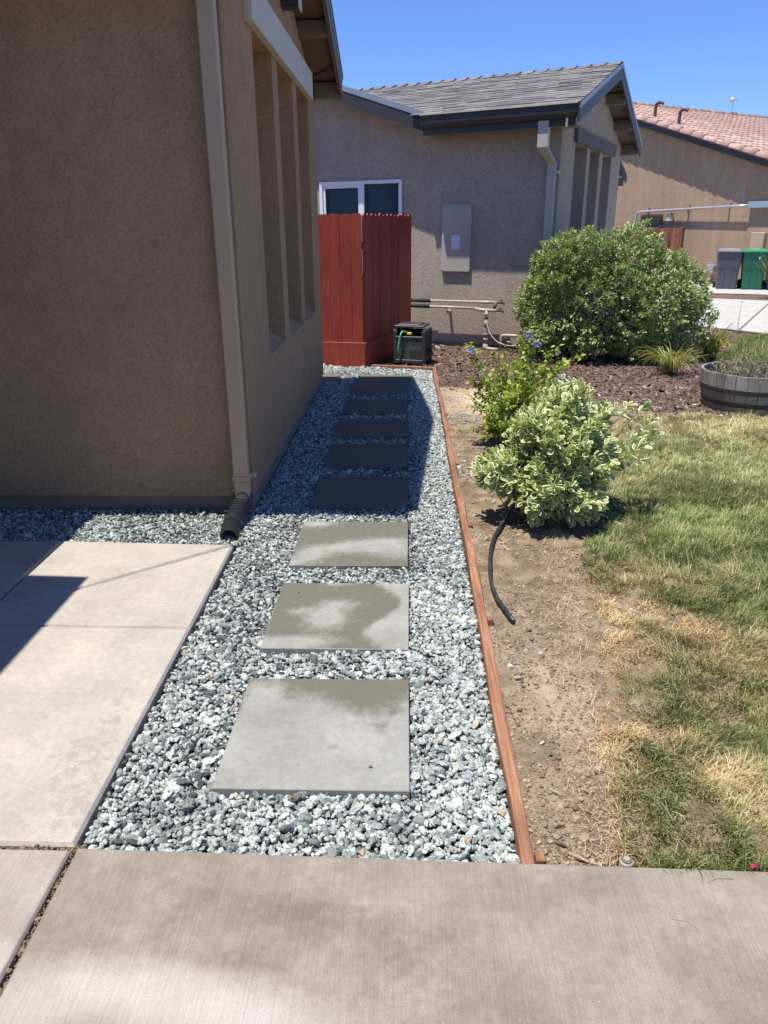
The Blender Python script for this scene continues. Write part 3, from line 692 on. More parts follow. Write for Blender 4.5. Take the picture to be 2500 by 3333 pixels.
# far lawn beyond the barrel
FL = [(3.98, 9.95), (5.05, 12.0), (5.8, 12.4), (9, 12.0), (9, 10.0), (5.05, 10.35)]
FLP = [(3.98, 9.98), (4.4, 10.7), (5.0, 11.85), (5.75, 12.3), (9, 10.9), (8, 9.2), (4.6, 9.2)]
grid('far_lawn', 3.9, 9, 9.1, 12.4, .08, 'lawn_soil', lambda x, y: -.06+0*x, FLP)
def farlawn():
    n = 26000; X = rng.uniform(3.9, 6.4, n); Y = rng.uniform(9.2, 12.4, n); k = inpoly(X, Y, FLP); X, Y = X[k], Y[k]; n = len(X)
    H = rng.lognormal(0, .3, n)*.07; dm = np.clip(rng.normal(.02, .2, n)+.3*blob(X, Y, 5.1, 10.6, .5, .4), 0, 1)
    blades('far_grass', X, Y, np.full(n, -.05), H, rng.uniform(.005, .009, n), np.clip(rng.normal(.45, .2, n), 0, 1), rng.uniform(0, 6.28, n), np.clip(rng.normal(.35, .2, n), 0, 1), dm)
farlawn()
# driveway, planting strip and pad of the third house
K2 = 1.028
def far(x, y): return (x*K2, y*K2)
def sheet(name, pts, z, mat):
    return meshobj(name, [(*far(*p), z) for p in pts], [tuple(range(len(pts)))], mat, kind='structure')
dr = meshobj('driveway', [(*far(*p), -.058) for p in [(3.4, 16.5), (5.0, 13.15), (5.63, 12.27), (9.5, 6), (16, 12), (8.1, 17.6), (6.82, 18.38), (5.2, 20)]], [tuple(range(8))], 'crack_dirt', kind='structure')
for P in ([(4.0, 15.8), (5.0, 13.22), (5.36, 12.75), (8.05, 17.68), (6.82, 18.38), (5.3, 19.5)], [(5.38, 12.72), (5.66, 12.3), (9.5, 6.2), (16, 12), (8.07, 17.66)]):
    rect_round('slab', [far(*p) for p in P], -.1, -.045, 'concrete_far', dr, .5, None, .01)
sheet('planting_strip', [(5.2, 20), (6.86, 18.42), (8.15, 17.62), (16, 12.2), (17, 13.3), (8.5, 19.1), (7.27, 19.62), (5.5, 21)], -.05, 'mulch_base')
pad = meshobj('bin_pad', [(*far(*p), -.04) for p in [(5.2, 21.4), (7.27, 19.70), (8.5, 19.18), (17, 13.4), (19, 16), (9.5, 22), (5.5, 28)]], [tuple(range(7))], 'concrete_far', kind='structure')
sheet('far_yard', [(1, 14), (4.0, 16), (5.1, 20), (5.2, 30), (0, 30)], -.056, 'far_ground')
# ================================================================== HOUSE A (near, left)
A = empty('tan_house', 'tan stucco house close on the left, with three tall wall niches beside the gravel path', 'house')
NA = [(5.19, 5.89), (6.12, 6.87), (7.11, 7.86)]
AY0, AY1 = 4.35, 8.44; RY = 6.17; RZ = 3.72; SL = .322
def za(y): return RZ-SL*abs(y-RY)              # top of the roof deck
def wall_with_niches(T, a0, a1, niches, ztop_niche, zs, depth, zbase, ridge, zroof, under):
    """gable wall: local x = along the wall, y = depth into the wall, z up"""
    mb = MB(T)
    ys = [a0]+[v for n in niches for v in n]+[a1]
    for i in range(0, len(ys), 2): mb.box(ys[i], ys[i+1], 0, depth, zs, ztop_niche)
    mb.box(a0, a1, 0, depth, zbase, zs)
    mb.box(a0, a1, depth, depth+.12, zbase, ztop_niche)
    poly = [(a0, ztop_niche), (a1, ztop_niche), (a1, zroof(a1)-under), (ridge, zroof(ridge)-under), (a0, zroof(a0)-under)]
    mb.prism(poly, 0, depth+.12, 'y')
    for a, b in niches: mb.prism([(0.004, zs), (depth, zs), (depth, zs+.19)], a, b, 'x')
    return mb
TA = lambda x, y, z: (XW-y, x, z)
o = wall_with_niches(TA, AY0, AY1, NA, 2.715, .80, .26, .085, RY, za, .16).build('wall', 'stucco_tan', A)
mb = MB(); mb.box(-2.62, XW-.002, AY0-.005, AY0-.0005, .083, 2.9); mb.box(-2.62, XW-.385, AY0+.0, AY0+.2, .085, 2.9); o = mb.build('wall', 'stucco_tan', A)
mb = MB(); mb.box(-8, -2.60, -4, 4.5, -.1, 3.0); mb.box(-6, -1.4, 8.2, 8.45, .08, 2.9); mb.build('wall', 'stucco_tan', A)
mb = MB(); mb.box(-2.62, XW-.014, AY0+.014, AY0+.18, -.12, .088); mb.box(XW-.2, XW-.012, AY0+.18, AY1-.012, -.2, .088); mb.build('foundation', 'foundation', A)
mb = MB(); mb.box(XW-.002, XW+.05, 4.98, 7.92, 2.712, 2.935); o = mb.build('header_beam', 'header_pale', A); bevel(o, .004)
OH = -.65
def slabroof(T, x0, x1, prof, th):
    mb = MB(T); n = len(prof); lo = [(a, z-th) for a, z in prof][::-1]
    return mb.prism(prof+lo, x0, x1, 'x')
EN, EF = 3.92, 8.46
mb = slabroof(lambda x, y, z: (x, y, z), -9, OH-.03, [(EN, za(EN)-.02), (RY, RZ-.02), (EF, za(EF)-.02)], .04); rf = mb.build('roof', 'soffit', A)
mb = slabroof(lambda x, y, z: (x, y, z), -9, OH+.012, [(EN-.02, za(EN-.02)+.02), (RY, RZ+.02), (EF+.02, za(EF+.02)+.02)], .032); mb.build('shingle_layer', 'shingle', rf)
for y0, y1 in ((EN, RY), (RY, EF)):
    mb = MB(); mb.prism([(y0, za(y0)-.02), (y1, za(y1)-.02), (y1, za(y1)-.19), (y0, za(y0)-.19)], OH-.03, OH, 'x'); mb.build('barge_board', 'trim_brown', A)
    mb = MB(); mb.prism([(y0, za(y0)-.012), (y1, za(y1)-.012), (y1, za(y1)-.05), (y0, za(y0)-.05)], OH+.001, OH+.006, 'x'); mb.build('drip_edge', 'drip_metal', A)
for y in (7.45, 8.41):
    mb = MB(); mb.box(XW+.002, OH-.032, y-.045, y+.045, za(y)-.19-(.02 if y > 8 else 0), za(y)-.075); mb.build('lookout', 'soffit', A)
mb = MB(); mb.box(-9, OH-.035, EN-.08, EN-.0, za(EN)-.14, za(EN)-.03); mb.build('gutter', 'trim_brown', A)
mb = MB(); mb.box(XW+.002, XW+.13, 6.44, 6.56, 3.11, 3.42); cb = mb.build('gable_bracket', 'trim_dark', A)
mb = MB(); mb.box(XW+.1305, XW+.14, 6.43, 6.57, 3.10, 3.43); mb.build('bracket_cap', 'header_pale', cb)
cab = smoothpath([(XW+.012, 8.38, 2.78), (XW+.015, 8.3, 2.96), (XW+.08, 8.24, 2.98), (XW+.18, 8.15, 3.0), (OH-.04, 8.05, 3.03), (OH-.045, 7.8, 3.10), (OH-.045, 6.9, 3.38)], 6)
MB().tube([tuple(p) for p in cab], .007, 6).build('cable', 'black_plastic', A, True)
# garage wing roof, just outside the frame on the left
mb = MB(); mb.prism([(-2.23, 2.80), (-2.23, 2.66), (-8, 4.4), (-8, 4.6)], -4.4, 2.95, 'y'); mb.build('wing_roof', 'shingle', A)
# downspout with its straps
mb = MB(); mb.box(-1.028, -.938, 4.262, 4.322, .095, 3.0); ds = mb.build('downspout', 'downspout_tan', A); bevel(ds, .008, 2)
mb = MB(); mb.box(-1.034, -.932, 4.255, 4.335, .205, .235); mb.box(-.934, -.905, 4.333, 4.347, .205, .238); bevel(mb.build('strap', 'downspout_tan', ds), .003)
mb = MB(); mb.box(-1.032, -.934, 4.258, 4.326, .182, .196); bevel(mb.build('seam', 'downspout_tan', ds), .002)
mb = MB(); mb.box(-1.022, -.944, 4.324, 4.348, 1.3, 1.34); mb.build('bracket', 'downspout_tan', ds)
# corrugated black drain pipe
dp = empty('corrugated_drain_pipe', 'black corrugated plastic pipe curving from the tan downspout down onto the gravel', 'drain pipe')
path = smoothpath([(-.983, 4.29, .10), (-.984, 4.24, .085), (-.99, 4.13, .055), (-.995, 4.0, .026), (-.985, 3.88, .008)], 26)
rad = []; L = 0; seg = [0]
for a, b in zip(path, path[1:]): seg.append(seg[-1]+(b-a).length)
for s_ in seg: rad.append((.047 if s_ > .09 else .042)+(.0065*(1 if math.sin(s_*2*math.pi/.0215) > -.2 else -1) if s_ > .09 else 0))
MB().tube([tuple(p) for p in path], rad, 20, False).build('corrugated_hose', 'black_plastic', dp, False)
mb = MB(); mb.tube([(-.983, 4.292, .118), (-.983, 4.285, .085), (-.992, 4.24, .06)], [.060, .060, .054], 4); bevel(mb.build('adapter', 'black_plastic', dp), .008, 2)

# ================================================================== HOUSE B
u_ = np.array([-math.sin(math.radians(62)), math.cos(math.radians(62))]); v_ = np.array([math.sin(math.radians(24)), math.cos(math.radians(24))])
C0 = np.array([1.92, 10.62])
def TB(s, t, z):
    p = (C0+u_*s+v_*t)*K2; return (float(p[0]), float(p[1]), CH+(z-CH)*K2)
B = empty('greige_house', 'grey-beige stucco house behind the red fence, with grey shingle roof and dark trim', 'house')
RT, RZB, ET, FT = 2.0, 3.72, -.38, 4.42
def zb(t): return RZB-.32*(RT-t) if t < RT else RZB-.345*(t-RT)
def crake(s): return 3.02+.325*(s-1.87)          # top of the left cross gable
# side wall with the window opening (local s,z prisms along t)
WS0, WS1, WZ0, WZ1 = 2.31, 3.62, .98, 2.18
mb = MB(TB)
mb.box(0, WS0, 0, .2, .02, WZ1); mb.box(WS1, 7, 0, .2, .02, WZ1); mb.box(WS0, WS1, 0, .2, .02, WZ0)
mb.prism([(0, WZ1), (7, WZ1), (7, 3.6), (5.6, crake(5.5)-.15), (1.8, crake(1.8)-.15), (1.8, zb(0)-.1), (0, zb(0)-.1)], 0, .2, 'y')
mb.build('wall', 'stucco_greige', B)
TG = lambda x, y, z: TB(y, x, z)
o = wall_with_niches(TG, 0, 4.25, [(.77, 1.53), (1.76, 2.43), (2.69, 3.42)], 2.63, .80, .24, .02, RT, zb, .14)
for i, (x, y, z) in enumerate(o.V): pass
# keep it 3 mm proud of the side wall's end
o.T = None; ob = meshobj('wall', [(x+.003*.9, y-.003*.4, z) for x, y, z in o.V], o.F, 'stucco_greige', B)
mb = MB(TB); mb.box(.02, 7, .02, .19, -.12, .018); mb.box(.02, .2, .2, 4.2, -.12, .018); mb.build('foundation', 'foundation', B)
mb = MB(TB); mb.box(-.055, -.004, .66, 3.52, 2.635, 2.81); bevel(mb.build('header_beam', 'header_dark', B), .004)
# roof: deck, shingles, ridge
SG = -.28
def deck(name, P, parent, mat='soffit_b', th=.05):
    V = [TB(*p) for p in P]+[TB(p[0], p[1], p[2]-th) for p in P]; n = len(P)
    F = [tuple(range(n)), tuple(range(n, 2*n))[::-1]]+[(i, i+n, (i+1) % n+n, (i+1) % n) for i in range(n)]
    return meshobj(name, V, F, mat, parent)
SV = 1.80
rB = deck('roof', [(SG, ET, zb(ET)), (SV, ET, zb(ET)), (4.2, RT, RZB), (SG, RT, RZB)], B)
deck('roof_slope', [(SG, RT, RZB), (6, RT, RZB), (6, FT, zb(FT)), (SG, FT, zb(FT))], B, 'soffit_b')
deck('roof_slope', [(SV+.05, -.3, crake(SV+.05)), (5.6, -.3, crake(5.6)), (5.6, 3.6, crake(5.6)), (SV+2.4, RT-.02, crake(SV+.05)), ], B, 'shingle')
def shingles():
    pv = np.array(TB(0, 1, zb(1)))-np.array(TB(0, 0, zb(0))); lt = np.linalg.norm(pv); Y = Vector(pv/lt)
    X = Vector((-u_[0], -u_[1], 0)); X.normalize(); Z = X.cross(Y).normalized()
    protos = []
    for wv in (.30, .30, .30, .30):
        h = .27; c1 = random.uniform(.05, .11)
        V = [(-wv/2+.002, 0, 0), (wv/2-.002, 0, 0), (wv/2-.002, h, -.012), (-wv/2+.002, h, -.012), (-wv/2+.002, 0, .014), (wv/2-.002, 0, .014), (wv/2-.002, h, .002), (-wv/2+.002, h, .002)]
        me = bpy.data.meshes.new('shingle'); me.from_pydata(V, [], [BF[1], (0, 1, 5, 4), (1, 2, 6, 5), (3, 0, 4, 7)]); me.materials.append(MATS['shingle']); protos.append(me)
    n = 0; stV = []; stF = []
    tot = RT-ET; rows = 19; Lt = tot/rows
    pos_ = []
    for r in range(rows):
        t = ET-.02+r*Lt; off = (0, .10, .21, .05, .16)[r % 5]
        smax = SV+.05+(t-ET)*1.0; s = SG-.01-off
        while s < smax+.1:
            s0, s1 = max(s, SG-.012), min(s+.30, smax+.14)
            if s1-s0 > .03: pos_.append((s0, s1, t))
            s += .30
    for (s0, s1, t) in pos_:
        jz = random.uniform(0, .003)
        p = Vector(TB((s0+s1)/2, t, zb(t)+.004+jz)); 
        M = Matrix(((X.x, Y.x, Z.x, p.x), (X.y, Y.y, Z.y, p.y), (X.z, Y.z, Z.z, p.z), (0, 0, 0, 1)))
        M = M @ Matrix.Diagonal((((s1-s0)/.30)*K2, 1, random.choice((.8, .8, 1.15)), 1))
        if n < 298:
            c = bpy.data.objects.new('shingle', random.choice(protos)); COL.objects.link(c); c.parent = rB; c.matrix_world = M
        else:
            me = protos[0]; k = len(stV); stV += [tuple(M @ v.co) for v in me.vertices]; stF += [tuple(i+k for i in f.vertices) for f in me.polygons]
        n += 1
    if stV: meshobj('shingles', stV, stF, 'shingle', rB, kind='stuff')
    # far slope's ragged edge along the gable, and ridge caps
    me = bpy.data.meshes.new('ridge_shingle'); w = .16
    V = [(0, -w, -.035), (0, 0, .024), (0, w, -.04), (.30, -w, -.055), (.30, 0, .002), (.30, w, -.06), (0, -w, -.05), (0, 0, .006), (0, w, -.055)]
    me.from_pydata(V, [], [(0, 1, 4, 3), (1, 2, 5, 4), (0, 6, 7, 1), (1, 7, 8, 2)]); me.materials.append(MATS['shingle'])
    s = SG-.02
    Xr = Vector((u_[0], u_[1], 0)); Yr = Vector((-Xr.y, Xr.x, 0))
    while s < 4.6:
        p = Vector(TB(s, RT, RZB+.016)); th = .04
        M = Matrix(((Xr.x, Yr.x, 0, p.x), (Xr.y, Yr.y, 0, p.y), (0, 0, 1, p.z), (0, 0, 0, 1))) @ Matrix.Rotation(th, 4, 'Y')
        c = bpy.data.objects.new('ridge_shingle', me); COL.objects.link(c); c.parent = rB; c.matrix_world = M; s += .213
shingles()
mb = MB(TB); mb.prism([(RT, RZB+.022), (FT+.02, zb(FT+.02)+.022), (FT+.02, zb(FT)-.004), (RT, RZB+.0)], SG-.012, 6, 'x'); mb.build('shingle_layer', 'shingle', B)
# verge boards of the gable, with metal drip
for a, b_ in ((ET-.07, RT), (RT, FT)):
    mb = MB(TB); mb.prism([(a, zb(a)-.03), (b_, zb(b_)-.03), (b_, zb(b_)-.19), (a, zb(a)-.19)], SG-.03, SG-.002, 'x'); mb.build('barge_board', 'trim_dark', B)
    mb = MB(TB); mb.prism([(a, zb(a)+.005), (b_, zb(b_)+.005), (b_, zb(b_)-.045), (a, zb(a)-.045)], SG-.038, SG-.031, 'x'); mb.build('drip_edge', 'drip_metal', B)
# left rake of the cross gable
mb = MB(TB); mb.prism([(SV, crake(SV)-.045), (5.6, crake(5.6)-.045), (5.6, crake(5.6)-.22), (SV, crake(SV)-.22)], -.33, -.30, 'y'); mb.build('barge_board', 'trim_dark', B)
mb = MB(TB); mb.prism([(SV-.02, crake(SV-.02)+.012), (5.6, crake(5.6)+.012), (5.6, crake(5.6)-.055), (SV-.02, crake(SV-.02)-.055)], -.337, -.331, 'y'); mb.build('drip_edge', 'drip_metal', B)
mb = MB(TB); mb.prism([(SV, crake(SV)-.20), (5.6, crake(5.6)-.20), (5.6, crake(5.6)-.24), (SV, crake(SV)-.24)], -.299, -.005, 'y'); mb.build('soffit', 'stucco_greige', B)
# fascia gutter with pale lip
mb = MB(TB); mb.prism([(ET-.01, 2.95), (ET-.08, 2.95), (ET-.07, 2.85), (ET-.04, 2.80), (ET+.0, 2.80)], SG+.0, SV-.01, 'x'); gb = mb.build('gutter', 'trim_dark', B)
mb = MB(TB); mb.box(SG, SV, ET-.09, ET-.07, 2.945, 2.962); mb.build('gutter_lip', 'gutter_lip', gb)
mb = MB(TB); mb.box(SG+.03, SV-.02, ET+.002, ET+.03, 2.72, 2.93); mb.build('fascia', 'trim_dark', B)
mb = MB(TB); mb.box(SG+.04, SV-.03, ET+.03, -.004, 2.73, 2.745); mb.build('soffit', 'soffit_b', B)
mb = MB(TB); mb.tube([(SG+.12, ET-.06, 2.79), (SG+.12, ET-.06, 2.70)], .014, 8); mb.build('drain_stub', 'pvc_cream', gb)
for t in (2.62, 3.42, 4.28):
    mb = MB(TB); mb.box(SG, -.004, t-.045, t+.045, zb(t)-.22, zb(t)-.075); mb.build('lookout', 'soffit_b', B)
for t in (.45,):
    mb = MB(TB); mb.box(SG, -.004, t-.045, t+.045, zb(t)-.2, zb(t)-.075); mb.build('lookout', 'soffit_b', B)
# downspout: offset at the top
mb = MB(TB); mb.box(.075, .205, -.40, -.30, 2.50, 2.79); mb.add([(.075, -.40, 2.50), (.205, -.40, 2.50), (.205, -.30, 2.50), (.075, -.30, 2.50), (.035, -.10, 2.33), (.135, -.10, 2.33), (.135, -.012, 2.33), (.035, -.012, 2.33)], [BF[0], BF[1], BF[2], BF[3], BF[4], BF[5]])
mb.box(.035, .135, -.10, -.012, -.02, 2.33); d2 = mb.build('downspout', 'downspout_greige', B)
mb = MB(TB); mb.box(-.01, .14, -.104, -.004, 2.22, 2.25); mb.build('strap', 'downspout_greige', d2)
# window
W_ = MB(TB); f = .045
W_.box(WS0-f, WS1+f, -.025, .02, WZ1, WZ1+f); W_.box(WS0-f, WS1+f, -.025, .02, WZ0-f, WZ0); W_.box(WS0-f, WS0+.005, -.025, .02, WZ0, WZ1); W_.box(WS1-.005, WS1+f, -.025, .02, WZ0, WZ1)
win = W_.build('window', 'white_vinyl', B)
mb = MB(TB); m_ = 2.93; mb.box(m_-.035, m_+.030, -.015, .03, WZ0, WZ1); mb.box(m_+.035, WS1-.005, -.008, .03, WZ1-.045, WZ1-.0); mb.box(WS1-.05, WS1-.006, -.008, .03, WZ0, WZ1-.045); mb.box(m_+.03, m_+.065, -.008, .03, WZ0, WZ1-.045); mb.build('sash', 'white_vinyl', win)
for a, b_ in ((WS0, m_-.035), (m_+.065, WS1-.05)):
    mb = MB(TB); mb.box(a, b_, .012, .016, WZ0, WZ1-.01); mb.build('pane', 'pane_glass', win)
z = WZ0+.02
while z < WZ1:
    mb = MB(TB); mb.add([(WS0+.003, .045, z), (WS1-.003, .045, z), (WS1-.003, .060, z+.05), (WS0+.003, .060, z+.05), (WS0+.003, .048, z-.002), (WS1-.003, .048, z-.002), (WS1-.003, .063, z+.048), (WS0+.003, .063, z+.048)], BF); mb.build('blind_slat', 'blind', win); z += .047
mb = MB(TB); mb.box(WS0-.05, WS1+.05, .201, .23, WZ0-.05, WZ1+.05); mb.build('dark_room', 'trim_dark', win)
# electrical cabinet
mb = MB(TB); mb.box(1.18, 1.62, -.045, -.004, 1.0, 1.88); ep = mb.build('electrical_cabinet', 'panel_paint', B); bevel(ep, .010, 2)
mb = MB(TB); mb.box(1.335, 1.465, -.0475, -.0456, 1.30, 1.485); mb.build('notice_paper', 'paper', ep)
for s, z in ((1.20, 1.03), (1.60, 1.03), (1.20, 1.85), (1.60, 1.85)):
    mb = MB(TB); mb.tube([(s, -.046, z), (s, -.052, z)], .006, 8); mb.build('screw', 'galvanised' if z < 1.2 else 'valve_dark', ep)
# rear garage wing of house B, only its eave tip shows
mb = MB(TB); mb.box(.75, 6, 4.45, 7.2, -.1, 2.45); mb.build('wall', 'stucco_greige', B)
mb = MB(TB); mb.prism([(4.3, 3.45), (7.55, 2.60), (7.55, 2.55), (4.3, 3.40)], .42, 6, 'x'); mb.build('wing_roof', 'shingle', B)
mb = MB(TB); mb.prism([(4.3, 3.39), (7.5, 2.555), (7.5, 2.42), (4.3, 3.25)], .40, .43, 'x'); mb.build('barge_board', 'trim_dark', B)
mb = MB(TB); mb.box(.43, .74, 7.25, 7.33, 2.36, 2.52); mb.build('lookout', 'soffit_b', B)
mb = MB(TB); mb.tube([(.6, 7.28, 2.37), (.6, 7.28, 2.30)], .02, 8); mb.tube([(.6, 7.28, 2.30), (.58, 7.2, 2.20)], [.03, .06], 10); mb.build('floodlight', 'lamp_black', B)

# --- water pipes by the wall
wp = empty('water_pipes', 'cream and grey water pipes running low along the greige wall, with a valve riser', 'pipes')
mb = MB(TB); mb.tube([(2.1, -.13, .60), (.85, -.13, .615), (.72, -.13, .615)], .017, 10); mb.tube([(1.0, -.13, .613), (.78, -.13, .615)], .022, 10); mb.build('pipe', 'pvc_cream', wp, True)
mb = MB(TB); mb.tube([(2.1, -.16, .525), (1.0, -.16, .53)], .017, 10); mb.build('pipe', 'pvc_cream', wp, True)
mb = MB(TB); mb.tube([(1.04, -.16, .53), (.95, -.16, .51), (.72, -.16, .51)], .023, 10); mb.build('coupling', 'pvc_cream', wp, True)
mb = MB(TB); mb.tube([(2.4, -.13, .60), (1.74, -.13, .60)], .026, 10); mb.tube([(2.4, -.16, .53), (1.74, -.16, .525)], .028, 10); mb.build('pipe_insulation', 'pipe_insul', wp, True)
mb = MB(TB); mb.tube([(.86, -.16, .51), (.86, -.16, -.06)], .026, 12); mb.build('riser', 'pipe_grey', wp, True)
for z0, z1, r in ((.30, .36, .034), (.17, .20, .034), (.10, .13, .036), (-.06, .05, .036), (.44, .47, .03)):
    mb = MB(TB); mb.tube([(.86, -.16, z0), (.86, -.16, z1)], r, 12); mb.build('collar', 'pipe_grey', wp, True)
mb = MB(TB); mb.tube([(.86, -.16, .39), (.86, -.16, .43)], .0275, 10); mb.build('label_band', 'valve_dark', wp, True)
mb = MB(TB); mb.tube([(.74, -.13, .61), (.76, -.145, .51)], .022, 8); mb.build('tee', 'valve_dark', wp, True)
for s, t, z in ((.70, -.13, .615), (.70, -.16, .51)):
    mb = MB(TB); mb.tube([(s+.03, t, z), (s-.08, t-.01, z)], .014, 8); mb.tube([(s-.04, t, z), (s-.04, t-.01, z+.035)], .008, 8); mb.box(s-.075, s-.01, t-.012, t+.012, z+.03, z+.038); mb.tube([(s-.08, t-.01, z+.01), (s-.09, t-.02, z-.03)], .011, 8); mb.build('spigot', 'valve_dark', wp)
mb = MB(TB); mb.tube([(.86, -.16, .0), (.78, -.19, -.01), (.66, -.19, -.01)], .022, 10); mb.build('foot_pipe', 'pvc_cream', wp, True)
mb = MB(TB); mb.tube([(.66, -.19, -.01), (.62, -.19, .02), (.62, -.19, .12)], .02, 10); mb.build('elbow', 'valve_dark', wp, True)
mb = MB(TB); mb.tube([tuple(p) for p in smoothpath([(.62, -.19, .11), (.615, -.19, .17), (.56, -.19, .19), (.30, -.19, .19)], 5)], .021, 10); mb.build('pipe', 'pvc_cream', wp, True)
mb = MB(TB); mb.tube([tuple(p) for p in smoothpath([(.84, -.19, .33), (.78, -.2, .20), (.66, -.22, .10), (.48, -.23, .06), (.3, -.22, .09)], 6)], .004, 6); mb.build('tubing', 'white_vinyl', wp, True)
wf = MB(TB); wf.tube([(1.48, -.004, .46), (1.48, -.09, .455)], .022, 10); wf.tube([(1.48, -.08, .46), (1.52, -.11, .43)], [.02, .012], 8)
tag(wf.build('wall_faucet', 'pvc_cream', None, True), 'short cream pipe stub poking from the greige wall under the long pipes', 'faucet')
iv = empty('irrigation_valve', 'black irrigation valve box on pipes at the left foot of the big green bush', 'valve')
mb = MB(TB); mb.box(.16, .32, -.32, -.18, .05, .20); mb.box(.2, .28, -.3, -.2, .2, .28); mb.box(.14, .34, -.34, -.16, .19, .21); bevel(mb.build('valve_body', 'black_plastic', iv), .01)
mb = MB(TB); mb.tube([(.32, -.25, .1), (.36, -.25, .08), (.36, -.25, -.06)], .018, 8); mb.tube([(.18, -.25, .08), (.18, -.25, -.06)], .018, 8); mb.build('valve_pipe', 'black_plastic', iv, True)
mb = MB(TB); mb.box(-.10, -.05, -.5, -.47, -.1, .22); tag(mb.build('garden_stake', 'pvc_cream'), 'pale upright stake leaning at the left edge of the big bush', 'stake')

# ================================================================== RED FENCE
RF = empty('red_fence', 'brick-red wooden board fence turning a corner behind the gravel path', 'fence')
FC = np.array([-.53, 9.42])*K2; d1 = np.array([-math.cos(math.radians(10.5)), math.sin(math.radians(10.5))]); d2_ = np.array([math.sin(math.radians(19)), math.cos(math.radians(19))])
def board_mesh(h, w, ear=.022, th=.018):
    P = [(-w/2, 0), (w/2, 0), (w/2, h-ear), (w/2-ear, h), (-w/2+ear, h), (-w/2, h-ear)]
    mb = MB(); mb.prism(P, -th/2, th/2, 'y'); me = bpy.data.meshes.new('board'); me.from_pydata(mb.V, [], mb.F); me.materials.append(MATS['fence_red']); return me
for (D, n, out) in ((d1, 9, -1), (d2_, 13, 1)):
    nx = np.array([D[1], -D[0]])*out      # outward side
    for i in range(n):
        w = .138; me = board_mesh(1.60+random.uniform(-.012, .012), w-.004)
        c = bpy.data.objects.new('board', me); COL.objects.link(c); c.parent = RF
        p = FC+D*(w*(i+.5)+.004)+nx*random.uniform(-.002, .003); ang = math.atan2(D[1], D[0])+random.uniform(-.015, .015)
        c.matrix_world = Matrix.Translation((p[0], p[1], .155)) @ Matrix.Rotation(ang, 4, 'Z') @ Matrix.Rotation(random.uniform(-.002, .002), 4, 'Y')
    L = w*n
    def TF(x, y, z, D=D, nx=nx): q = FC+D*x+nx*y; return (float(q[0]), float(q[1]), z)
    mb = MB(TF); mb.box(-.02 if out < 0 else .0, L, .012, .034, -.12, .245); o = mb.build('kick_board', 'fence_red', RF); bevel(o, .003)
    for z in (.5, 1.35):
        mb = MB(TF); mb.box(.02, L, -.06, -.022, z, z+.085); mb.build('rail', 'fence_red', RF)
mb = MB(); q = FC+d2_*.035+np.array([d2_[1], -d2_[0]])*.012
for z in (1.03, .93): mb.box(q[0]-.004, q[0]+.01, q[1]-.02, q[1]+.01, z, z+.045)
mb.build('latch', 'hoop_iron', RF)

# ================================================================== TIMBER EDGING
TE = empty('timber_edging', 'long reddish timber edging board between the gravel path and bare soil', 'edging')
def edge_board(y0, y1, seed, parent):
    n = max(3, int((y1-y0)/.12)); V = []; 
    for i in range(n+1):
        y = y0+(y1-y0)*i/n; w = .004*math.sin(y*2.1)+.002*math.sin(y*7+seed); zz = float(zg(y))
        nk = .0035*math.sin(y*5.3+seed*2)
        V += [(XT0+w, y, -.11+zz), (XT1+w+nk*.3, y, -.11+zz), (XT1+w+nk, y, .004+zz+.002*math.sin(y*3)), (XT0+w-nk*.5, y, .002+zz)]
    F = [(0, 1, 2, 3)]+[(i*4+a, i*4+(a+1) % 4, (i+1)*4+(a+1) % 4, (i+1)*4+a)[::-1] for i in range(n) for a in range(4)]+[(n*4+3, n*4+2, n*4+1, n*4)]
    # put the origin at the board so that its grain is its own
    o = meshobj('board', V, F, 'edging_wood', parent); bevel(o, .004, 2); return o
edge_board(1.600, 4.55, 1, TE); edge_board(4.554, 7.35, 2, TE); edge_board(7.354, 9.47, 3, TE)
for y, xx in ((1.645, .372), (3.0, .37), (4.13, .37), (5.35, .37), (6.9, .37)):
    mb = MB(); mb.box(xx-.014, xx+.012, y-.024, y+.014, -.15, -.006+float(zg(y))); bevel(mb.build('stake', 'edging_wood', TE), .003)
TE2 = empty('timber_edging', 'short reddish timber board closing the far end of the gravel bed', 'edging')
a, b_ = np.array([-.53, 9.735]), np.array([.357, 9.49]); D = (b_-a)/np.linalg.norm(b_-a); N = np.array([-D[1], D[0]])
mb = MB(lambda x, y, z: (a[0]+D[0]*x+N[0]*y, a[1]+D[1]*x+N[1]*y, z)); mb.box(0, float(np.linalg.norm(b_-a)), 0, .035, -.16, -.038); bevel(mb.build('board', 'edging_wood', TE2), .004)

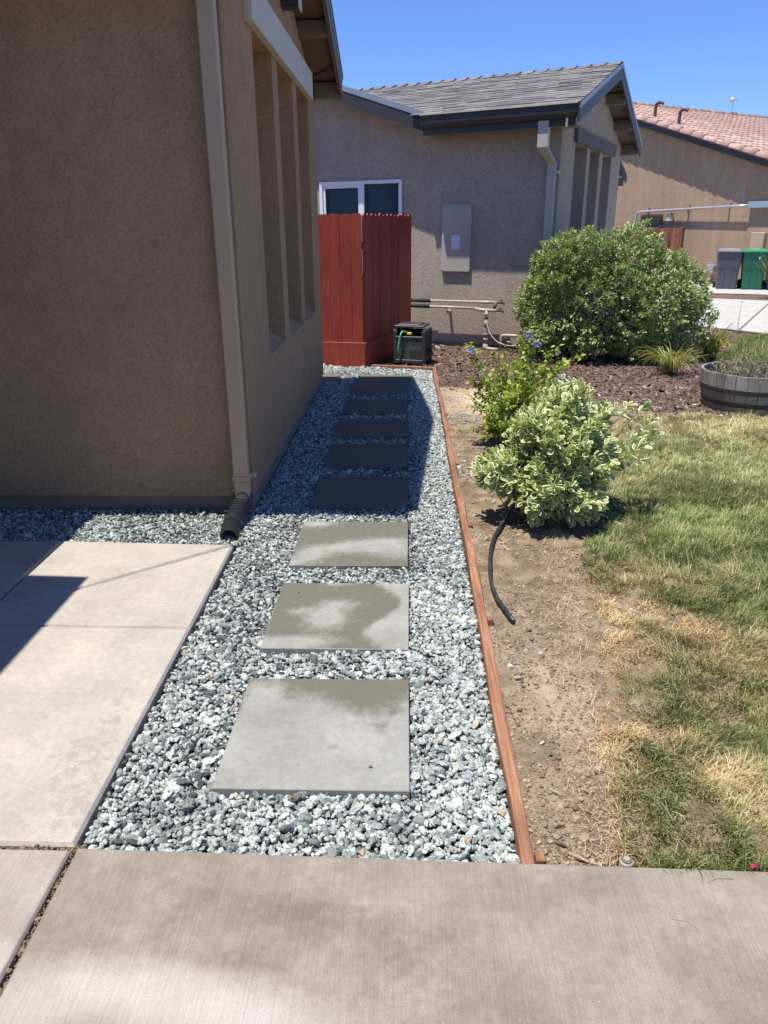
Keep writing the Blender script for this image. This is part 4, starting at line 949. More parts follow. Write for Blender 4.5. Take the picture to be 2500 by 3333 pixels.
# ================================================================== HOSE REEL BOX
HB = empty('hose_reel_box', 'dark grey plastic hose reel box with diamond-patterned front beside the red fence', 'hose box')
hx = np.array([.9627, -.2706]); hy = np.array([.2706, .9627]); h0 = np.array([-.178, 9.905])
def TH(x, y, z): q = h0+hx*x+hy*y; return (float(q[0]), float(q[1]), z-.045)
BW, BD, BH = .415, .37, .40
for x in (0, BW-.045):
    for y in (0, BD-.045):
        mb = MB(TH); mb.box(x, x+.045, y, y+.045, 0, BH+(.0 if y else .0)); bevel(mb.build('post', 'reel_plastic', HB), .004)
mb = MB(TH); mb.box(.045, BW-.045, .012, .022, .03, BH-.075); fp = mb.build('front_panel', 'reel_plastic', HB)
mb = MB(TH)
cx, cz, hw, hh = BW/2, (.05+BH-.085)/2, (BW-.09)/2, (BH-.135)/2
def strip(x0, z0, x1, z1, w=.004):
    dx, dz = x1-x0, z1-z0; L = math.hypot(dx, dz); nx, nz = -dz/L*w/2, dx/L*w/2
    P = [(x0-nx, z0-nz), (x1-nx, z1-nz), (x1+nx, z1+nz), (x0+nx, z0+nz)]
    mb.prism(P, .006, .0115, 'y')
for k in (.28, .52, .76, 1.0, 1.24, 1.5, 1.75):
    for sx in (-1, 1):
        for sz in (-1, 1):
            x0, z0, x1, z1 = 0, k, k, 0
            if k > 1: x0, z0, x1, z1 = k-1, 1, 1, k-1
            strip(cx+sx*x0*hw, cz+sz*z0*hh*1., cx+sx*x1*hw, cz+sz*z1*hh)
strip(cx-hw, cz, cx+hw, cz); strip(cx, cz-hh, cx, cz+hh)
mb.build('diamond_ribs', 'reel_groove', fp)
mb = MB(TH); mb.box(.03, BW-.03, -.004, .03, 0, .045); mb.box(.03, BW-.03, -.004, .03, BH-.085, BH-.06); bevel(mb.build('rail', 'reel_plastic', HB), .004)
for x in (.01, BW-.022):
    mb = MB(TH); mb.box(x, x+.012, .045, BD-.045, .02, BH-.01); sp_ = mb.build('side_panel', 'reel_plastic', HB)
    for j in range(7):
        y = .06+j*.038; mb = MB(TH); mb.box(x-.003 if x < .1 else x+.0125, x-.0005 if x < .1 else x+.016, y, y+.022, .05, BH-.03); mb.build('slat', 'reel_plastic', sp_)
    mb = MB(TH); mb.box(x-.014, x+.026, .0, BD, BH-.002, BH+.02); bevel(mb.build('top_rail', 'reel_plastic', HB), .004)
mb = MB(TH); mb.box(.045, BW-.045, BD-.03, BD-.02, .02, BH); mb.build('back_panel', 'reel_plastic', HB)
mb = MB(TH); mb.box(.0, BW-.03, .03, BD+.01, BH+.045, BH+.07); mb.box(.05, BW-.09, .07, BD-.03, BH+.0705, BH+.082); bevel(mb.build('lid', 'reel_plastic', HB), .005)
mb = MB(TH); mb.tube([(.06, .2, BH-.12), (BW-.06, .2, BH-.12)], .085, 16); mb.build('reel', 'black_plastic', HB, True)
mb = MB(TH); mb.box(.17, .23, .03, .10, BH-.045, BH-.015); mb.box(.13, .16, .04, .09, BH-.02, BH+.005); bevel(mb.build('hose_guide', 'yellow_plastic', HB), .004)
mb = MB(TH); mb.tube([tuple(p) for p in smoothpath([(.11, .10, BH-.04), (.115, .03, BH+.0), (.105, -.02, BH-.03), (.085, -.028, BH-.12), (.065, -.03, BH-.24)], 8)], [.011]*33, 10); mb.build('hose', 'hose_green', HB, True)
mb = MB(TH); mb.tube([(BW, .2, .15), (BW+.045, .2, .15)], .025, 10); mb.tube([(BW+.04, .2, .15), (BW+.05, .2, .085)], .01, 8); mb.tube([(BW+.05, .2, .085), (BW+.10, .2, .085)], .009, 8); mb.build('crank', 'black_plastic', HB, True)

# ================================================================== BARREL PLANTER
BP = empty('barrel_planter', 'weathered grey half-barrel planter with two iron hoops at the lawn edge', 'planter')
bc = np.array([3.29, 7.29]); R0, R1, Z0, Z1 = .415, .485, -.05, .325; NS = 30
def rr(z): t = (z-Z0)/(Z1-Z0); return R0+(R1-R0)*t+.02*math.sin(t*math.pi)
for i in range(NS):
    a0 = 2*math.pi*(i+random.uniform(.0, .03))/NS; a1 = 2*math.pi*(i+1-random.uniform(.02, .05))/NS; V = []; off = random.uniform(-.002, .003); zt = Z1+random.uniform(-.004, .004)
    zs = [Z0, Z0+.12, Z0+.24, zt]
    for z in zs:
        for r, a in ((rr(z)+off, a0), (rr(z)+off, a1), (rr(z)-.024, a1), (rr(z)-.024, a0)): V.append((r*math.cos(a), r*math.sin(a), z))
    F = [(3, 2, 1, 0), (12, 13, 14, 15)]+[(k*4+j, k*4+(j+1) % 4, (k+1)*4+(j+1) % 4, (k+1)*4+j) for k in range(3) for j in range(4)]
    o = meshobj('stave', V, F, 'stave_wood', BP); o.location = (bc[0], bc[1], 0)
for z in (.175, .055):
    V = []; n = 60
    for k in range(n):
        a = 2*math.pi*k/n
        for dz, dr in ((-.022, .0035), (.022, .0035), (.022, -.004), (-.022, -.004)): V.append((bc[0]+(rr(z+dz)+dr+.001)*math.cos(a), bc[1]+(rr(z+dz)+dr+.001)*math.sin(a), z+dz))
    F = [(k*4+j, ((k+1) % n)*4+j, ((k+1) % n)*4+(j+1) % 4, k*4+(j+1) % 4) for k in range(n) for j in range(4)]
    meshobj('hoop', V, F, 'hoop_iron', BP)
V = [(bc[0]+.455*math.cos(2*math.pi*k/40), bc[1]+.455*math.sin(2*math.pi*k/40), .19) for k in range(40)]
meshobj('potting_soil', V, [tuple(range(40))], 'soil_dark', BP)

# ================================================================== HOUSE C
wC = np.array([math.sin(math.radians(-34)), math.cos(math.radians(-34))]); nC = np.array([-.829, -.5592]); P0 = np.array([7.95, 22.1])
KC = 1.085
def TC(s, d, z):
    p = (P0+wC*s-nC*d)*KC; return (float(p[0]), float(p[1]), CH+(z-CH)*KC)
HC = empty('tile_roof_house', 'tan house in the right background with a pink clay tile roof', 'house')
def zc(s): return 5.10-.313*(4.8-s)
mb = MB(TC); mb.prism([(-3.2, .03), (8, .03), (8, zc(3.4)-.12), (4.8, zc(4.8)-.12), (-3.2, zc(-3.2)-.12)], 0, .25, 'y'); mb.build('wall', 'stucco_c', HC)
mb = MB(TC); mb.box(-3.2, 8, .02, .2, -.1, .028); mb.build('foundation', 'foundation', HC)
DO = -.22
P = [(-3.6, DO), (4.8, DO), (4.8, 12), (-3.6, 12)]
V = [TC(s, d, zc(s)) for s, d in P]+[TC(s, d, zc(s)-.06) for s, d in P]
rC = meshobj('roof', V, [(0, 1, 2, 3), (7, 6, 5, 4), (0, 4, 5, 1), (1, 5, 6, 2), (2, 6, 7, 3), (3, 7, 4, 0)], 'clay', HC)
mb = MB(TC); mb.prism([(4.8, zc(4.8)), (9, zc(4.8)-1.3), (9, zc(4.8)-1.36), (4.8, zc(4.8)-.06)], DO, 12, 'y'); mb.build('roof_slope', 'clay', HC)
mb = MB(TC); mb.prism([(-3.6, zc(-3.6)-.04), (4.8, zc(4.8)-.04), (4.8, zc(4.8)-.17), (-3.6, zc(-3.6)-.17)], DO-.03, DO, 'y'); mb.build('barge_board', 'trim_dark', HC)
def tiles():
    # barrel tile: half tube, local x downslope length, opening at +x lower end
    def tm(name, L, r0, r1, mat, n=6, th=.012):
        V = []
        for x, r in ((0, r1), (L, r0)):
            for k in range(n+1):
                a = math.pi*k/n; V.append((x, r*math.cos(a), r*math.sin(a)*1.0))
        for k in range(n+1): a = math.pi*k/n; V.append((L, (r0-th)*math.cos(a), (r0-th)*math.sin(a)*.75-.002))
        for k in range(n+1): a = math.pi*k/n; V.append((L*.3, (r0-th)*math.cos(a), (r0-th)*math.sin(a)*.75-.002))
        F = [(k, k+1, k+n+2, k+n+1) for k in range(n)]+[(n+1+k, n+2+k, 2*n+3+k, 2*n+2+k) for k in range(n)]+[(2*n+2+k, 2*n+3+k, 3*n+4+k, 3*n+3+k) for k in range(n)]
        me = bpy.data.meshes.new(name); me.from_pydata(V, [], F); me.materials.append(MATS[mat]); me.polygons.foreach_set('use_smooth', [True]*len(F)); return me
    tile = tm('tile', .42, .098, .085, 'clay'); rake = tm('rake_tile', .44, .125, .105, 'clay', 7); rdg = tm('ridge_tile', .44, .14, .12, 'clay_old', 6)
    D = Vector(TC(3, 0, zc(3)))-Vector(TC(4, 0, zc(4))); D.normalize()          # downslope
    Yv = Vector((nC[0], nC[1], 0)).normalized(); Zv = D.cross(Yv); Zv = Zv if Zv.z > 0 else -Zv; Yv = Zv.cross(D)
    def place(me, s, d, lift, par, name, tilt=0.):
        p = Vector(TC(s, d, zc(s)+lift))
        M = Matrix(((D.x, Yv.x, Zv.x, p.x), (D.y, Yv.y, Zv.y, p.y), (D.z, Yv.z, Zv.z, p.z), (0, 0, 0, 1))) @ Matrix.Rotation(tilt, 4, 'Y')
        c = bpy.data.objects.new(name, me); COL.objects.link(c); c.parent = par; c.matrix_world = M; return M
    ds_ = .385
    s = 4.75
    while s > -3.2: place(rake, s, DO-.02, .01, rC, 'rake_tile', -.03); s -= ds_
    cells = []
    for j in range(38):
        for i in range(23):
            s = 4.75-i*.34; d = DO+.25+j*.25
            cells.append((d+abs(s-1)*.15, s, d))
    cells.sort(); sV = []; sF = []
    for q, (_, s, d) in enumerate(cells):
        if q < 280: place(tile, s, d, -.01, rC, 'tile', -.035)
        else:
            p = Vector(TC(s, d, zc(s)-.01)); M = Matrix(((D.x, Yv.x, Zv.x, p.x), (D.y, Yv.y, Zv.y, p.y), (D.z, Yv.z, Zv.z, p.z), (0, 0, 0, 1))) @ Matrix.Rotation(-.035, 4, 'Y')
            k = len(sV); sV.extend(tuple(M @ v.co) for v in tile.vertices); sF.extend(tuple(i+k for i in f.vertices) for f in tile.polygons)
    meshobj('tiles', sV, sF, 'clay', rC, smooth=True, kind='stuff')
    d = DO-.1; Xr = Vector((-nC[0], -nC[1], 0)).normalized(); Yr = Vector((-Xr.y, Xr.x, 0))
    while d < 11.5:
        p = Vector(TC(4.8, d, zc(4.8)+.03))
        M = Matrix(((Xr.x, Yr.x, 0, p.x), (Xr.y, Yr.y, 0, p.y), (0, 0, 1, p.z), (0, 0, 0, 1))) @ Matrix.Rotation(.05, 4, 'Y')
        c = bpy.data.objects.new('ridge_tile', rdg); COL.objects.link(c); c.parent = rC; c.matrix_world = M; d += .37
tiles()
for s, d in ((2.65, .75), (1.75, .7)):
    z = zc(s); mb = MB(TC); mb.tube([tuple(p) for p in smoothpath([(s, d, z), (s, d, z+.28), (s-.02, d, z+.38), (s-.12, d+.02, z+.42), (s-.22, d+.04, z+.38)], 5)], .045, 10); mb.build('vent_pipe', 'vent_brown', HC, True)
# roof-top weather sensor
mb = MB(TC); mb.tube([(4.75, 7.2, 5.10), (4.75, 7.2, 5.57)], .010, 6); an = mb.build('antenna_mast', 'galvanised', HC)
mb = MB(TC); mb.tube([(4.74, 7.12, 5.60), (4.70, 7.06, 5.58)], [.08, .02], 10); mb.tube([(4.76, 7.32, 5.59), (4.74, 7.38, 5.57)], [.07, .02], 10); mb.tube([(4.74, 7.1, 5.57), (4.76, 7.32, 5.56)], .012, 6); mb.build('antenna_dish', 'galvanised', an)
# conduit, brackets, cable tray, door, lamp, cabinet
mb = MB(TC); mb.tube([tuple(p) for p in smoothpath([(2.24, -.1, 1.2), (2.24, -.1, 1.72), (2.20, -.1, 1.88), (2.05, -.1, 1.935), (1.0, -.11, 1.965), (-1.3, -.14, 2.03)], 8)], .03, 8); cd_ = mb.build('conduit', 'galvanised', HC, True)
for s in (1.86, .52, -.72):
    z = 1.935+(2.0-s)*.028; mb = MB(TC); mb.box(s-.025, s+.025, -.075, -.004, z-.10, z+.10); mb.build('bracket', 'meter_grey', cd_)
mb = MB(TC); mb.box(-3.1, -1.3, -.13, -.004, 1.97, 2.12); mb.build('cable_tray', 'box_metal', HC)
mb = MB(TC); mb.box(1.36, 1.42, -.03, -.003, 0, 1.80); mb.box(2.06, 2.12, -.03, -.003, 0, 1.80); mb.box(1.36, 2.12, -.03, -.003, 1.8, 1.86); df = mb.build('door_frame', 'vent_brown', HC)
mb = MB(TC); mb.box(1.42, 2.06, -.012, -.003, 0, 1.80); mb.build('side_door', 'soffit', HC)
mb = MB(TC); mb.tube([(1.05, -.004, 1.86), (1.05, -.10, 1.86)], .025, 8); mb.tube([(1.05, -.10, 1.88), (1.05, -.10, 1.83)], [.03, .10], 8); wl = mb.build('wall_lamp', 'lamp_black', HC)
mb = MB(TC); mb.tube([(1.05, -.10, 1.828), (1.05, -.10, 1.68)], [.075, .095], 8); mb.build('lamp_glass', 'frosted', wl)
mb = MB(TC); mb.box(-1.87, -1.50, -.12, -.004, .45, 1.39); wc_ = mb.build('wall_cabinet', 'wall_cabinet', HC); bevel(wc_, .01)
mb = MB(TC); mb.box(-1.36, -1.31, -.012, -.003, .1, 1.6)
# gas meter
GM = empty('gas_meter', 'grey gas meter on a thin riser pipe left of the grey bin', 'gas meter')
mb = MB(TC); mb.box(-.62, -.42, -.22, -.06, .36, .58); bevel(mb.build('meter_body', 'meter_grey', GM), .02)
mb = MB(TC); mb.tube([(-.36, -.15, -.05), (-.36, -.15, .50), (-.44, -.15, .62), (-.5, -.15, .62), (-.5, -.15, .56)], .018, 8); mb.tube([(-.28, -.15, .40), (-.14, -.15, .40)], .03, 8); mb.tube([(-.14, -.15, .37), (-.14, -.15, .43)], .05, 10); mb.build('meter_pipe', 'meter_grey', GM, True)
# brown gate fence in front of house C
GF = empty('brown_gate_fence', 'reddish brown dog-eared board gate beside the tan house, half hidden by the big bush', 'fence')
me = None
for i in range(17):
    s = .35+i*.135; 
    mb = MB(); mb.prism([(-.064, 0), (.064, 0), (.064, 1.46), (.04, 1.49), (-.04, 1.49), (-.064, 1.46)], -.01, .01, 'y')
    if me is None: me = bpy.data.meshes.new('board'); me.from_pydata(mb.V, [], mb.F); me.materials.append(MATS['gatewood'])
    c = bpy.data.objects.new('board', me); COL.objects.link(c); c.parent = GF
    p = TC(s, -.55, -.0); c.matrix_world = Matrix.Translation((p[0], p[1], -.12+random.uniform(-.01, .01))) @ Matrix.Rotation(math.atan2(wC[1], wC[0]), 4, 'Z') @ Matrix.Diagonal((KC, 1, KC, 1))
mb = MB(TC); mb.box(.17, .26, -.62, -.53, -.05, 1.53); bevel(mb.build('post', 'gatewood', GF), .008)
mb = MB(TC); mb.box(.26, 2.6, -.53, -.50, .3, .39); mb.box(.26, 2.6, -.53, -.50, 1.2, 1.29); mb.build('rail', 'gatewood', GF)
mb = MB(TC); mb.tube([tuple(p) for p in smoothpath([(.60, -.57, 1.22), (.60, -.60, 1.16), (.60, -.59, 1.08), (.62, -.57, 1.0)], 4)], .010, 6); mb.build('handle', 'lamp_black', GF)

# ================================================================== WHEELED BINS
def make_bin(color, loc, ang, label):
    r = empty('wheeled_bin', label, 'bin', group='wheeled bins standing on the pad')
    def TW(x, y, z):
        ca, sa = math.cos(ang), math.sin(ang); return (loc[0]+x*ca-y*sa, loc[1]+x*sa+y*ca, loc[2]+z)
    lv = [(0, .235, .27), (.50, .265, .31), (.53, .275, .32), (.60, .275, .33), (.62, .28, .335), (.93, .295, .36)]
    V = []; c_ = .03
    for z, hx_, hy_ in lv:
        for x, y in ((-hx_+c_, -hy_), (hx_-c_, -hy_), (hx_, -hy_+c_), (hx_, hy_-c_), (hx_-c_, hy_), (-hx_+c_, hy_), (-hx_, hy_-c_), (-hx_, -hy_+c_)): V.append((x, y, z))
    F = [tuple(range(8))[::-1]]+[(k*8+j, k*8+(j+1) % 8, (k+1)*8+(j+1) % 8, (k+1)*8+j) for k in range(len(lv)-1) for j in range(8)]
    MB(TW).add(V, F).build('body', color, r)
    for sx in (-1, 1):
        mb = MB(TW)    # arch panel beside the recess
        P = [(sx*.075, .04), (sx*.235, .02), (sx*.215, .30), (sx*.17, .44), (sx*.12, .49), (sx*.095, .47), (sx*.085, .30), (sx*.10, .24)]
        V = [(x, -.268-(.31-.27)*z/.5-.022, z) for x, z in P]+[(x, -.262-(.31-.27)*z/.5, z) for x, z in P]; n = len(P)
        mb.add(V, [tuple(range(n)), tuple(range(n, 2*n))[::-1]]+[(i, i+n, (i+1) % n+n, (i+1) % n) for i in range(n)])
        mb.build('arch_panel', color, r); mb = MB(TW); mb.box(sx*.15-.08, sx*.15+.08, -.335, -.322, .575, .60); mb.build('ledge', color, r)
    mb = MB(TW); mb.box(-.14, .14, -.352, -.338, .76, .775); mb.build('ledge', color, r)
    mb = MB(TW); mb.box(-.075, .075, -.337, -.3345, .665, .70); mb.build('serial_print', 'bin_print', r)
    mb = MB(TW); mb.box(-.315, .315, -.39, .40, .935, .965); mb.add([(-.29, -.37, .965), (.29, -.37, .965), (.29, .38, .965), (-.29, .38, .965), (-.22, -.26, 1.005), (.22, -.26, 1.005), (.22, .3, 1.02), (-.22, .3, 1.02)], BF); lid = mb.build('lid', color+'_lid', r)
    mb = MB(TW); mb.box(-.13, .05, -.2, -.06, 1.008, 1.012); mb.build('lid_label', 'bin_print', lid)
    for sx in (-.27, .27):
        mb = MB(TW); mb.tube([(sx-.03, .30, .11), (sx+.03, .30, .11)], .12, 14); mb.build('wheel', 'black_plastic', r, True)
    mb = MB(TW); mb.tube([(-.26, .42, .93), (.26, .42, .93)], .016, 8); mb.build('handle', 'black_plastic', r, True)
make_bin('bin_grey', (8.60, 21.72, -.038), -.30, 'grey wheeled bin with pale lid, leftmost of the three on the pad')
make_bin('bin_green', (9.16, 21.45, -.038), -.30, 'green wheeled bin with green lid between the grey and blue ones')
make_bin('bin_blue', (9.70, 21.15, -.038), -.30, 'dark blue wheeled bin at the right edge, behind the white-flowered plant')
# overhead wire
MB().tube([(-30, 60, 10.3), (-8, 60, 10.45), (11, 60, 10.75)], .02, 5).build('overhead_wire', 'wire'); tag(bpy.data.objects['overhead_wire'], 'thin overhead wire crossing the sky above the shingle roof ridge', 'wire')
# ================================================================== PLANTS
def leaf_template(L=1., W=.5, fold=.12, curl=.12, obov=.62):
    """outline ring (rim=1) and inner ring (rim=0) along +Y, folded on the midrib"""
    ys = [0, .22, .5, .78, .95]; ws = [.06, .55*obov/.62, .92, .96, .55]
    V = [(0, 0, 0)]; rim = [.6]
    for y, w in zip(ys[1:], ws[1:]):
        for sx in (-1, 1): V.append((sx*w*W/2, y, fold*w*W-curl*y*y)); rim.append(1.)
    V.append((0, 1., -curl)); rim.append(1.)
    k = len(V); iy = [.16, .48, .74, .88]; iw = [.18, .55, .62, .3]
    for y, w in zip(iy, iw):
        for sx in (-1, 1): V.append((sx*w*W/2, y, fold*w*W*.6-curl*y*y-.003)); rim.append(0.)
    F = []
    for sgn in (0, 1):
        o = [0, 1+sgn, 3+sgn, 5+sgn, 7+sgn, 9]; i = [k+sgn, k+2+sgn, k+4+sgn, k+6+sgn]
        F += [(o[0], o[1], i[0]), (o[1], i[1], i[0]), (o[1], o[2], i[1]), (o[2], i[2], i[1]), (o[2], o[3], i[2]), (o[3], i[3], i[2]), (o[3], o[4], i[3]), (o[4], o[5], i[3])]
    F += [(0, k, k+1), (k, k+2, k+1), (k+2, k+3, k+1), (k+2, k+4, k+3), (k+4, k+5, k+3), (k+4, k+6, k+5), (k+6, k+7, k+5), (k+6, 9, k+7)]
    V = np.array(V)*np.array([L, L, L]); return V, np.array(F), np.array(rim)
def leaf4(W=.4, curl=.18):
    V = np.array([(0, 0, 0), (-W/2, .55, .03), (0, .5, -.03), (W/2, .55, .03), (0, 1., -curl), (-W*.33, .86, -.05), (W*.33, .86, -.05)]); F = np.array([(0, 2, 1), (0, 3, 2), (1, 2, 5), (2, 3, 6), (2, 4, 5), (2, 6, 4)]); return V, F, np.array([.3, 1, 0, 1, 1, 1, 1])
def serrated(W=.62):
    P = [(0, 0), (.12, .10), (.30, .22), (.24, .30), (.36, .42), (.22, .52), (.24, .62), (.12, .74), (.10, .84), (0, 1.)]
    V = [(0, 0, 0)]; Lf = []; Rt = []
    for x, y in P[1:-1]: Lf.append(len(V)); V.append((-x*W/.62, y, .06*x-.12*y*y)); Rt.append(len(V)); V.append((x*W/.62, y, .06*x-.12*y*y))
    tip = len(V); V.append((0, 1, -.14)); mid = []
    for y in (.35, .65): mid.append(len(V)); V.append((0, y, -.12*y*y-.02))
    F = []
    for S_, fl in ((Lf, 1), (Rt, 0)):
        ch = [0]+S_+[tip]
        for a, b in zip(ch, ch[1:]):
            m = mid[0] if V[a][1] < .45 else mid[1]; F.append((m, b, a) if fl else (m, a, b))
    F += [(mid[0], mid[1], Rt[4]), (mid[1], mid[0], Lf[4])]
    return np.array(V, float), np.array(F), np.zeros(len(V))
def leafmesh(name, tmpl, P, D, roll, size, mat, parent, rnd=None, kind='stuff'):
    tV, tF, rim = tmpl; R = frames(D, roll); V, F = scatter(tV, tF, R, P, size); n = len(P)
    if rnd is None: rnd = rng.random(n)
    return npmesh(name, V, F, mat, parent, {'rnd': np.repeat(rnd, len(tV)), 'rim': np.tile(rim, n)}, kind, smooth=False)
def leafobjs(name, tmpl, P, D, roll, size, mat, parent, nv=10):
    """each leaf an object of its own; a few shared meshes"""
    tV, tF, rim = tmpl; ms = []
    for k in range(nv):
        V = tV.copy(); r = np.random.default_rng(k+5)
        V[:, 2] += r.uniform(-.12, .12)*V[:, 1]**2+r.uniform(-.1, .1)*V[:, 0]; V[:, 0] *= r.uniform(.85, 1.15)
        o = npmesh(name, V, tF, mat, None, {'rnd': np.full(len(V), r.uniform(.1, .93)), 'rim': rim}); ms.append(o.data); bpy.data.objects.remove(o)
    R = frames(D, roll)
    for i in range(len(P)):
        c = bpy.data.objects.new(name, ms[i % nv]); COL.objects.link(c); c.parent = parent
        M = Matrix([list(R[i, j]*size[i])+[P[i, j]] for j in range(3)]+[[0, 0, 0, 1]]); c.matrix_world = M

def ell_points(ells, n, shell=(.6, 1.02), pw=1.):
    """points spread through a union of ellipsoids, denser towards the surface; returns points and outward directions"""
    out = []; nr = []
    vol = np.array([e[3]*e[4]*e[5] for e in ells])**.67; cnt = (vol/vol.sum()*n*1.6).astype(int)
    for e, c in zip(ells, cnt):
        d = rng.normal(size=(c, 3)); d /= np.linalg.norm(d, axis=1, keepdims=True)
        r = shell[0]+(shell[1]-shell[0])*rng.random(c)**(1/pw)
        p = d*r[:, None]*np.array(e[3:6])+np.array(e[:3])
        inside = np.zeros(c, bool)
        for e2 in ells:
            if e2 is e: continue
            q = (((p-np.array(e2[:3]))/np.array(e2[3:6]))**2).sum(1); inside |= q < (shell[0]*.95)**2
        g = d/np.array(e[3:6]); g /= np.linalg.norm(g, axis=1, keepdims=True)
        out.append(p[~inside]); nr.append(g[~inside])
    return np.concatenate(out), np.concatenate(nr)
def unit(a): return a/np.linalg.norm(a, axis=1, keepdims=True)
def stems(name, base, tips, r, mat, parent, bend=.1, n=5, jb=.02):
    mb = MB()
    for t in tips:
        b = Vector(base)+Vector((random.gauss(0, jb), random.gauss(0, jb), 0)); t = Vector(t); m = b.lerp(t, .45)+Vector((random.gauss(0, bend), random.gauss(0, bend), random.gauss(0, bend*.3)))*(t-b).length
        pts = smoothpath([b, m, t], 4); k = len(pts); mb.tube([tuple(p) for p in pts], [r*(1-.75*i/(k-1)) for i in range(k)], 5, False)
    return mb.build(name, mat, parent, True)

# --- big bush by the greige house
def bigbush():
    root = empty('mock_orange_bush', 'large dense rounded green bush in front of the greige house', 'bush')
    E_ = [(2.62, 10.62, .58, 1.10, .88, .88), (3.38, 10.5, .70, .46, .60, .58), (3.55, 10.28, .38, .30, .45, .34), (2.02, 10.45, 1.02, .44, .5, .50), (1.78, 10.35, .55, .32, .45, .55), (2.85, 10.5, 1.16, .52, .5, .42), (2.45, 10.1, .55, .7, .45, .5), (3.15, 10.1, .75, .45, .4, .45), (2.3, 10.3, 1.22, .35, .4, .34)]
    P, N = ell_points(E_, 3300, (.80, 1.04), 1.6)
    lump = fbm(P[:, 0]*3.1+P[:, 1], P[:, 2]*3.1+P[:, 1]*2, 301, 3)
    P = P+N*((lump-.5)*.36)[:, None]
    k = (P[:, 2] > -.02) & (rng.random(len(P)) < sstep(.33, .50, lump)*.95+.05); k_ = np.where(k)[0]; P, N = P[k], N[k]; m = len(P)
    ax = unit(N*.8+np.array([0, 0, .55])+rng.normal(0, .28, (m, 3)))
    per = 11; n = m*per; i = np.repeat(np.arange(m), per)
    th = np.tile(np.arange(per)*2.399, m)+np.repeat(rng.uniform(0, 6.28, m), per)
    a = unit(np.cross(ax, np.tile([.3, .2, .9], (m, 1)))); b = np.cross(ax, a); lvl = np.tile(np.linspace(.15, 1.25, per), m)+rng.normal(0, .1, n)
    D = unit(ax[i]*np.cos(lvl)[:, None]+(a[i]*np.cos(th)[:, None]+b[i]*np.sin(th)[:, None])*np.sin(lvl)[:, None])
    Q = P[i]-ax[i]*(np.tile(np.linspace(0, .045, per), m))[:, None]
    size = rng.uniform(.048, .074, n); tone = np.repeat(rng.normal(.50, .17, m)+1.1*(lump[k_]-.5), per)+rng.normal(0, .14, n)+.26*(np.tile(np.linspace(1, -1, per), m))  # tone lightens clump tops and darkens hollows: light and shade painted into leaves
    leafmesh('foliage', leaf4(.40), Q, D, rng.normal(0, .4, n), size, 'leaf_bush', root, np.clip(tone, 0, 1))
    # inner, sparser leaves; shade painted into their colour darkens the depth without emptying it
    P, N = ell_points(E_, 7000, (.35, .85)); k = P[:, 2] > 0; P, N = P[k], N[k]; n = len(P)
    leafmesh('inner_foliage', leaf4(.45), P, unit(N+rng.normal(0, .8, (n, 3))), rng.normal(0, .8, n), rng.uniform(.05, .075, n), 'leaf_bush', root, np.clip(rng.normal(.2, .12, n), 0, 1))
    stems('stem', (2.7, 10.6, -.08), [(2.7+random.uniform(-1, 1), 10.6+random.uniform(-.7, .5), random.uniform(.5, 1.3)) for _ in range(26)], .022, 'stem_brown', root, .08, jb=.12)
bigbush()

